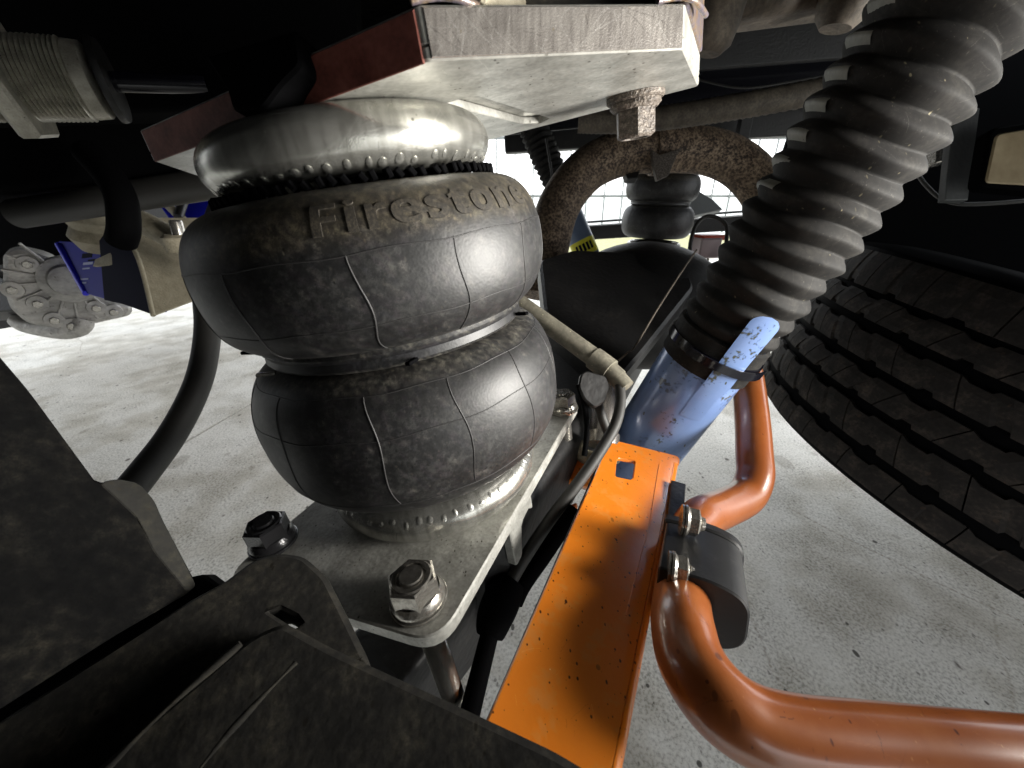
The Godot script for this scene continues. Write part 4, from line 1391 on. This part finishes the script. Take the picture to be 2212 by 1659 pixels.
	hex_nut(at(1292, 985, 0.365), (at(1340, 985, 0.37) - at(1292, 985, 0.365)).normalized(), 0.014, 0.009, mats.nut, o, "collar_nut")

	# ------------------------------------------------ chassis casting along the top right
	o = thing("chassis_casting", "rough dusty cast chassis arm along the top edge, right of the top plate", "chassis arm", at(1650, 20, 0.27))
	m = mb()
	beam(m, at(1440, -10, 0.28), at(1960, -70, 0.30), Vector3.UP, 0.05, 0.045, 0.008)
	obj("arm", m, mats.cast_bar, o)
	m = mb()
	lathe(m, [Vector2(0, -0.018), Vector2(0.008, -0.018), Vector2(0.0135, -0.012), Vector2(0.015, 0.0), Vector2(0.015, 0.02)], at(1548, 46, 0.268), Vector3(0.15, 1, 0).normalized(), 28)
	obj("boss", m, mats.cast_bar, o)
	m = mb()
	lathe(m, [Vector2(0, -0.014), Vector2(0.010, -0.014), Vector2(0.015, -0.008), Vector2(0.017, 0.0), Vector2(0.017, 0.02)], at(1825, 8, 0.275), Vector3(0.15, 1, 0).normalized(), 28)
	obj("boss", m, mats.cast_bar, o)

func build_left() -> void:
	# ------------------------------------------------ chassis rail over the left
	var o := thing("chassis_rail", "black chassis rail shading the upper left corner", "chassis rail", at(400, 150, 0.5))
	var m := mb()
	beam(m, at(1010, -110, 0.30), at(-900, 120, 0.58), Vector3.UP, 0.06, 0.20, 0.004)
	obj("rail", m, mats.black, o)
	m = mb()
	beam(m, at(700, 150, 0.62), at(-300, 260, 0.62), Vector3.UP, 0.2, 0.26, 0.01)
	obj("inner_rail", m, mats.black, o)
	m = mb()
	plate(m, [[-500, 300, 1.16], [260, 330, 1.16], [250, 420, 1.16], [172, 440, 1.16], [180, 520, 1.16], [120, 552, 1.16], [40, 545, 1.16], [-20, 560, 1.16], [-500, 600, 1.16]], 0.05, 0.004, 0.0)
	obj("inner_web", m, mats.black, o)
	m = mb()
	plate(m, [[440, 120, 0.150], [640, 60, 0.135], [650, 140, 0.135], [606, 182, 0.138], [566, 236, 0.142], [500, 240, 0.148], [488, 190, 0.150]], 0.02, 0.003, 0.003)
	obj("rail_bracket", m, mats.black, o)
	# ------------------------------------------------ threaded fitting
	var p0 := at(-60, 168, 0.30)
	var p1 := at(214, 176, 0.33)
	var d := (p1 - p0).normalized()
	o = thing("threaded_fitting", "bright threaded steel fitting with a hex collar and black rod at the left edge", "fitting", p0)
	var len := p0.distance_to(p1)
	m = mb()
	var prof := [Vector2(0, 0), Vector2(0.0285, 0.0)]
	var y := 0.0
	while y < len - 0.012:
		prof.append_array([Vector2(0.0285, y), Vector2(0.0258, y + 0.0015)])
		y += 0.0030
	prof.append_array([Vector2(0.0270, y), Vector2(0.0262, len - 0.002), Vector2(0.0235, len), Vector2(0, len)])
	lathe(m, prof, p0, d, 64)
	obj("thread", m, mats.bright_steel, o)
	m = mb()
	var hf := frame(p0 + d * (len * 0.36), d, side_of(d))
	prism(m, hexagon(0.078, 0.12), hf, 0.013, 0.0022, [], 10.0)
	obj("hex_collar", m, mats.bright_steel, o)
	m = mb()
	prism(m, rounded([Vector2(-0.03, -0.055), Vector2(0.03, -0.055), Vector2(0.03, 0.01), Vector2(-0.03, 0.01)], 0.006), frame(p0 + d * (len * 0.30), d, side_of(d)), 0.06, 0.002)
	obj("body_block", m, mats.beige_dust, o)
	m = mb()
	lathe(m, [Vector2(0, len + 0.004), Vector2(0.029, len + 0.004), Vector2(0.0295, len + 0.006), Vector2(0.0285, len + 0.009), Vector2(0, len + 0.009)], p0, d, 48)
	obj("black_disc", m, mats.black_paint, o)
	m = mb()
	lathe(m, [Vector2(0.0075, len), Vector2(0.0075, len + 0.075), Vector2(0, len + 0.075)], p0, d, 24)
	obj("rod", m, mats.gloss_black, o)

	# ------------------------------------------------ cross tube
	o = thing("cross_tube", "dusty dark cross tube behind the air spring's left shoulder", "tube", at(330, 410, 0.6))
	m = mb()
	tube(m, [at(40, 462, 0.62), at(640, 368, 0.56)], 0.021, 28)
	obj("tube", m, mats.hose, o)
	o = thing("dark_hook_hose", "short black hose hanging in front of the cross tube at the left", "hose", at(260, 450, 0.5))
	m = mb()
	tube(m, smooth_path([at(190, 330, 0.52), at(235, 380, 0.51), at(262, 430, 0.50), at(268, 490, 0.5), at(262, 520, 0.51)], 8), 0.0165, 20)
	obj("hose", m, mats.black, o)
	# ------------------------------------------------ arm with its bolt
	o = thing("cast_arm", "pale beige cast arm holding an upright bolt, left of the air spring", "arm", at(370, 500, 0.62))
	m = mb()
	tube(m, smooth_path([at(255, 462, 0.66), at(310, 482, 0.645), at(360, 508, 0.63), at(400, 530, 0.62), at(470, 560, 0.62)], 8), func(t): return 0.019 - 0.003 * t, 24)
	obj("arm", m, mats.beige_dust, o)
	m = mb()
	lathe(m, [Vector2(0, -0.02), Vector2(0.022, -0.02), Vector2(0.024, 0.0), Vector2(0.018, 0.004), Vector2(0.0115, 0.002)], at(388, 512, 0.60), Vector3.UP, 32)
	obj("boss", m, mats.beige_dust, o)
	m = mb()
	lathe(m, [Vector2(0.0085, -0.01), Vector2(0.0085, 0.021), Vector2(0.0072, 0.0235), Vector2(0, 0.0235)], at(388, 512, 0.60), Vector3(0.06, 1, 0).normalized(), 24)
	obj("bolt", m, mats.nut, o)
	# ------------------------------------------------ bent bracket
	o = thing("bent_bracket", "dusty folded sheet bracket with a sharp lower corner, left of the air spring", "bracket", at(330, 680, 0.7))
	m = mb()
	plate(m, [[252, 470, 0.74], [300, 560, 0.71], [331, 681, 0.68], [420, 648, 0.74], [460, 640, 0.76], [450, 470, 0.82]], 0.004, 0.001, 0.001)
	obj("right_face", m, mats.beige_dust, o)
	m = mb()
	plate(m, [[248, 472, 0.735], [298, 562, 0.705], [328, 679, 0.676], [262, 656, 0.72], [225, 648, 0.75], [214, 520, 0.78]], 0.004, 0.001, 0.001)
	obj("left_face", m, mats.dark_print, o)
	m = mb()
	tube(m, smooth_path([at(250, 470, 0.735), at(299, 560, 0.704), at(331, 682, 0.674)], 6), 0.0035, 12)
	obj("fold", m, mats.beige_dust, o)
	m = mb()
	plate(m, [[205, 560, 0.765], [238, 545, 0.75], [255, 572, 0.735], [200, 575, 0.77]], 0.006, 0.001, 0.0)
	obj("gusset", m, mats.beige_dust, o)
	# pale casting behind, above
	o = thing("pale_casting", "pale lumpy casting under the cross tube at the far left", "casting", at(200, 470, 0.8))
	m = mb()
	lathe(m, [Vector2(0, -0.06), Vector2(0.03, -0.055), Vector2(0.045, -0.03), Vector2(0.038, -0.01), Vector2(0.05, 0.01), Vector2(0.045, 0.05), Vector2(0, 0.06)], at(205, 480, 0.80), Vector3(0.3, 1, 0.1).normalized(), 28)
	obj("lump", m, mats.beige_dust, o)
	# ------------------------------------------------ blue box
	o = thing("blue_box", "blue box with faded printing, behind the gear casing at the left", "box", at(180, 640, 0.9))
	m = mb()
	var bf := plate(m, [[124, 520, 0.93], [245, 528, 0.84], [262, 656, 0.80], [186, 634, 0.87]], 0.08, 0.004, 0.008)
	obj("case", m, mats.blue_plastic, o)
	m = mb()
	tube(m, [at(126, 528, 0.925), at(186, 634, 0.866)], 0.006, 12)
	obj("bright_edge", m, mats.blue_edge, o)
	for q in [[188, 552, 42, 10, 0], [190, 569, 40, 5, 1], [186, 580, 30, 3, 1], [182, 603, 36, 3, 1], [180, 611, 26, 3, 1], [198, 562, 30, 4, 0]]:
		m = mb()
		var c := on_plane(q[0], q[1], bf.origin + bf.basis.z * 0.0004, bf.basis.z)
		var s := 0.9 / FOCAL
		block(m, c, bf.basis.rotated(bf.basis.z, -0.10), Vector3(q[2] * s, q[3] * s, 0.0006), 0.0001)
		obj("print_line", m, mats.dark_print if q[4] == 0 else mats.pale_print, o)
	o = thing("blue_tank", "blue panel glimpsed between brackets just left of the air spring", "tank", at(410, 455, 1.1))
	m = mb()
	plate(m, [[330, 425, 1.1], [480, 405, 1.1], [490, 500, 1.05], [400, 520, 1.05]], 0.1, 0.006, 0.02)
	obj("panel", m, mats.blue_plastic, o)
	for q in [[[350, 430], [420, 500]], [[400, 425], [385, 470]], [[465, 430], [440, 500]]]:
		m = mb()
		tube(m, [at(q[0][0], q[0][1], 1.0), at(q[1][0], q[1][1], 0.97)], 0.010, 10)
		obj("strut", m, mats.beige_dust if q[0][0] < 400 else mats.black_paint, o)
	# ------------------------------------------------ gear casing
	var gc := at(118, 600, 1.0)
	o = thing("gear_casing", "pale aluminium gear casing with radial ribs and bolts at the far left", "gear casing", gc)
	var gz := (EYE - gc).normalized()
	var gf := frame(gc, (gz + Vector3(-0.1, -0.15, 0)).normalized(), Vector3.RIGHT)
	m = mb()
	var outl := []
	for q in [[6, 548], [40, 540], [95, 552], [150, 580], [200, 640], [288, 662], [284, 682], [168, 708], [130, 712], [60, 700], [22, 668], [6, 620]]:
		outl.append(on_plane(q[0], q[1], gf.origin, gf.basis.z))
	prism(m, rounded(flat(gf, outl), 0.012, 3), gf, 0.10, 0.008)
	obj("case", m, mats.aluminium, o)
	m = mb()
	var hub := on_plane(150, 604, gf.origin, gf.basis.z)
	lathe(m, [Vector2(0.058, -0.01), Vector2(0.056, 0.012), Vector2(0.040, 0.014), Vector2(0.036, 0.030), Vector2(0.026, 0.032), Vector2(0, 0.030)], hub, gf.basis.z, 48)
	obj("hub", m, mats.aluminium, o)
	for i in 11:
		var g := deg_to_rad(118.0 + 20.0 * i)
		var dv := gf.basis.x * cos(g) + gf.basis.y * sin(g)
		m = mb()
		beam(m, hub + dv * 0.055 + gf.basis.z * 0.004, hub + dv * 0.108 + gf.basis.z * 0.002, gf.basis.z, 0.005, 0.012, 0.002)
		obj("rib", m, mats.aluminium, o)
	for q in [[60, 570], [118, 690], [155, 702], [245, 672], [82, 655], [27, 625], [208, 664]]:
		var c := on_plane(q[0], q[1], gf.origin, gf.basis.z)
		m = mb()
		lathe(m, [Vector2(0.021, -0.004), Vector2(0.019, 0.010), Vector2(0.012, 0.0105), Vector2(0, 0.0105)], c, gf.basis.z, 20)
		var boss := obj("bolt_boss", m, mats.aluminium, o)
		hex_nut(c + gf.basis.z * 0.0105, gf.basis.z, 0.017, 0.007, mats.nut, boss, "bolt_head")
	m = mb()
	var sump := []
	for q in [[40, 690], [60, 702], [130, 715], [172, 708], [180, 690]]:
		sump.append(at(q[0], q[1], 1.06))
	tube(m, smooth_path(sump, 5), 0.022, 16)
	obj("sump", m, mats.aluminium, o)
	m = mb()
	plate(m, [[-120, 560, 1.0], [10, 600, 1.0], [30, 672, 1.0], [-120, 680, 1.0]], 0.1, 0.01, 0.01)
	obj("dark_bracket", m, mats.black_paint, o)

func build_far() -> void:
	var Lx := Vector3(0.447, 0.0, -0.893).normalized()
	var Ty := Vector3(0.893, 0.0, 0.447).normalized()
	# ------------------------------------------------ far air spring: a copy
	var near := get_node("air_spring")
	var ups := Vector3(0.02, 1, 0.0).normalized()
	var fc := at(1424, 447, 1.03)
	var far = near.duplicate()
	far.name = numbered("air_spring")
	add_child(far)
	var bx := (Vector3.LEFT - ups * ups.dot(Vector3.LEFT)).normalized()
	far.transform = Transform3D(Basis(bx, ups, bx.cross(ups)), fc - ups * 0.1068)
	far.get_node("rubber_bellows").get_node("raised_lettering").free()
	tag(far, "small distant black air spring seen under the rusty pipe arch", "air spring", "double bellows air springs on the axle")
	var o := thing("far_spring_plate", "dark plate above the distant air spring, under the rusty pipe", "steel plate", fc + ups * 0.11)
	var m := mb()
	block(m, fc + ups * 0.113, Basis(Ty, Lx, Ty.cross(Lx)), Vector3(0.16, 0.12, 0.012), 0.002)
	obj("plate", m, mats.black_paint, o)
	# ------------------------------------------------ far shock absorber
	make_shock("far_shock_absorber", "distant grey shock absorber with a yellow label, left of the distant air spring", at(1120, 200, 0.98), at(1272, 560, 1.06), false)
	# ------------------------------------------------ rusty pipe arch
	o = thing("exhaust_pipe", "rusty speckled exhaust pipe arching over the distant air spring", "exhaust pipe", at(1425, 327, 0.75))
	m = mb()
	tube(m, smooth_path([at(1166, 640, 0.74), at(1182, 540, 0.74), at(1210, 440, 0.745), at(1270, 366, 0.75), at(1350, 330, 0.75), at(1430, 324, 0.75), at(1520, 326, 0.75), at(1590, 352, 0.75), at(1640, 400, 0.745), at(1668, 460, 0.74), at(1680, 540, 0.735)], 10), 0.0395, 36)
	var pipe := obj("pipe", m, mats.rusty_pipe, o)
	m = mb()
	tube(m, [at(1408, 325, 0.749), at(1446, 324, 0.749)], 0.043, 36)
	obj("clamp_band", m, mats.rusty_pipe, pipe)
	m = mb()
	plate(m, [[1408, 322, 0.70], [1425, 335, 0.695], [1440, 330, 0.695], [1475, 318, 0.70], [1462, 335, 0.70], [1445, 378, 0.705], [1420, 390, 0.705], [1412, 360, 0.705]], 0.012, 0.002, 0.002)
	obj("clamp_tag", m, mats.rust_bolt, pipe)
	m = mb()
	plate(m, [[1350, 372, 0.75], [1382, 368, 0.75], [1378, 385, 0.75], [1356, 386, 0.75]], 0.02, 0.002, 0.002)
	obj("hanger_lug", m, mats.black_paint, pipe)
	# ------------------------------------------------ ribbed conduit
	o = thing("ribbed_conduit", "dusty ribbed conduit crossing behind the rusty bolt to the shock boot", "conduit", at(1550, 245, 0.55))
	m = mb()
	var path := smooth_path([at(1250, 262, 0.58), at(1360, 262, 0.57), at(1480, 248, 0.55), at(1640, 222, 0.53), at(1860, 180, 0.52)], 34)
	tube(m, path, func(t): return 0.0150 + (0.0010 if int(t * (path.size() - 1)) % 3 == 0 else 0.0), 20)
	obj("conduit", m, mats.cast_bar, o)
	# ------------------------------------------------ black cross beams above the pipe
	o = thing("black_beam", "black body beam under the chassis casting, above the sliver of daylight", "beam", at(1650, 90, 0.9), "black beams behind the chassis casting")
	m = mb()
	beam(m, at(1300, 82, 0.90), at(2100, 18, 0.90), Vector3.UP, 0.02, 0.15, 0.003)
	obj("beam", m, mats.black_paint, o)
	o = thing("black_beam", "black body beam below the sliver of daylight, above the ribbed conduit", "beam", at(1650, 185, 1.0), "black beams behind the chassis casting")
	m = mb()
	beam(m, at(1050, 240, 1.0), at(2100, 146, 1.0), Vector3.UP, 0.02, 0.112, 0.003)
	obj("beam", m, mats.gloss_black, o)
	o = thing("black_beam", "black beam just above the bright gap over the rusty pipe's right shoulder", "beam", at(1650, 265, 1.1), "black beams behind the chassis casting")
	m = mb()
	beam(m, at(1090, 300, 1.12), at(1800, 255, 1.08), Vector3.UP, 0.06, 0.075, 0.004)
	obj("beam", m, mats.black_paint, o)
	m = mb()
	block(m, at(1608, 270, 1.02), Basis(Vector3.RIGHT, Vector3.UP, Vector3.BACK), Vector3(0.03, 0.10, 0.02), 0.002)
	obj("post", m, mats.black_paint, o)
	# ------------------------------------------------ far sill
	o = thing("far_sill", "black sill rail low behind the distant air spring", "sill", at(1380, 500, 1.5))
	m = mb()
	beam(m, at(1120, 512, 1.55), at(1760, 470, 1.45), Vector3.UP, 0.06, 0.05, 0.004)
	obj("rail", m, mats.black_paint, o)
	m = mb()
	beam(m, at(1120, 490, 1.56), at(1760, 446, 1.46), Vector3.UP, 0.03, 0.008, 0.002)
	obj("edge", m, mats.grey_paint, o)
	# mudguard sliver
	o = thing("mudguard", "grey green mudguard edge to the right of the distant air spring", "mudguard", at(1520, 450, 1.3))
	m = mb()
	plate(m, [[1478, 405, 1.3], [1510, 412, 1.3], [1540, 430, 1.3], [1562, 452, 1.3], [1480, 470, 1.3]], 0.03, 0.002, 0.004)
	obj("panel", m, mats.grey_paint, o)
	# wire loop
	o = thing("wire_loop", "thin black looped hose beside the distant air spring", "hose", at(1530, 520, 0.9))
	m = mb()
	tube(m, smooth_path([at(1495, 610, 0.9), at(1490, 540, 0.9), at(1502, 490, 0.9), at(1525, 468, 0.9), at(1552, 472, 0.9), at(1570, 492, 0.9), at(1566, 540, 0.9), at(1552, 580, 0.9)], 8), 0.0045, 12)
	obj("hose", m, mats.hose, o)
	# slack wires and clips in the dark above
	for q in [["slack_wire", "thin black wire sagging along the beam above the ribbed conduit", [[1500, 170, 0.95], [1600, 190, 0.93], [1700, 178, 0.92], [1850, 150, 0.9]], 0.0022], ["slack_wire", "thin grey wire dropping behind the rusty pipe's left leg", [[1180, 300, 0.9], [1196, 420, 0.92], [1188, 520, 0.95], [1240, 600, 0.95]], 0.0028], ["slack_wire", "thin black hose hanging in front of the black panel at the far right", [[1960, 330, 0.9], [2000, 400, 0.9], [2070, 440, 0.88], [2260, 430, 0.85]], 0.004]]:
		var pts := []
		for p in q[2]:
			pts.append(at(p[0], p[1], p[2]))
		m = mb()
		tube(m, smooth_path(pts, 8), q[3], 8)
		tag(obj(q[0], m, mats.hose), q[1], "wire")
	# small valve with red cap
	o = thing("levelling_valve", "small pinkish valve box on a red bracket, right of the distant air spring", "valve", at(1525, 530, 0.95))
	m = mb()
	block(m, at(1524, 535, 0.95), Basis(Vector3.UP, 0.2), Vector3(0.055, 0.045, 0.04), 0.003)
	obj("box", m, mats.pink_part, o)
	m = mb()
	block(m, at(1530, 512, 0.95), Basis(Vector3.UP, 0.2), Vector3(0.06, 0.012, 0.045), 0.003)
	obj("cap", m, mats.red_part, o)
	m = mb()
	beam(m, at(1490, 592, 0.92), at(1530, 582, 0.92), Vector3.UP, 0.03, 0.022, 0.002)
	obj("red_bracket", m, mats.red_part, o)
	m = mb()
	tube(m, [at(1500, 590, 0.90), at(1530, 560, 0.90)], 0.0035, 8)
	obj("link", m, mats.beige_dust, o)
	# ------------------------------------------------ right edge: hanging plate and cream lamp panel
	o = thing("hanging_bracket", "grey hanging bracket plate at the right edge, beside the cream panel", "bracket", at(2075, 340, 0.6))
	m = mb()
	plate(m, [[2062, 236, 0.6], [2118, 232, 0.6], [2092, 432, 0.6], [2042, 432, 0.6]], 0.012, 0.002, 0.002)
	obj("plate", m, mats.grey_paint, o)
	m = mb()
	plate(m, [[2030, 258, 0.66], [2058, 250, 0.66], [2052, 345, 0.66], [2022, 352, 0.66]], 0.02, 0.002, 0.002)
	obj("steel_link", m, mats.nut, o)
	o = thing("cream_panel", "cream plastic panel in a black rubber frame at the right edge", "panel", at(2190, 340, 0.55))
	m = mb()
	plate(m, [[2140, 276, 0.55], [2330, 246, 0.55], [2330, 420, 0.55], [2118, 402, 0.55]], 0.02, 0.003, 0.012)
	obj("frame", m, mats.black, o)
	m = mb()
	plate(m, [[2150, 286, 0.548], [2330, 256, 0.548], [2330, 408, 0.548], [2126, 397, 0.548]], 0.01, 0.004, 0.010)
	obj("face", m, mats.cream, o)
	# black inner wheel arch on the right
	o = thing("wheel_arch_liner", "black liner panel closing the gap above the big tyre at the right", "liner", at(2100, 400, 1.2))
	m = mb()
	plate(m, [[1690, 330, 1.35], [1750, 150, 1.3], [1900, -60, 1.2], [2700, -200, 1.0], [2700, 900, 1.0], [1690, 560, 1.35]], 0.03, 0.004, 0.01)
	obj("panel", m, mats.black, o)
	# ------------------------------------------------ fence
	var f0 := Vector3(-4.0, 0, -8.9)
	var f1 := Vector3(9.0, 0, -8.9)
	o = thing("metal_fence", "metal picket fence far behind, against the white daylight", "fence", Vector3(2.5, 0, -8.9))
	for y in [0.12, 0.74, 1.75]:
		m = mb()
		beam(m, f0 + Vector3.UP * y, f1 + Vector3.UP * y, Vector3.UP, 0.04, 0.05, 0.004)
		obj("rail", m, mats.fence, o)
	var x := -3.9
	while x < 9.0:
		m = mb()
		beam(m, Vector3(x, 0.05, -8.86), Vector3(x, 1.85, -8.86), Vector3.BACK, 0.028, 0.028, 0.003)
		obj("picket", m, mats.fence, o)
		x += 0.36
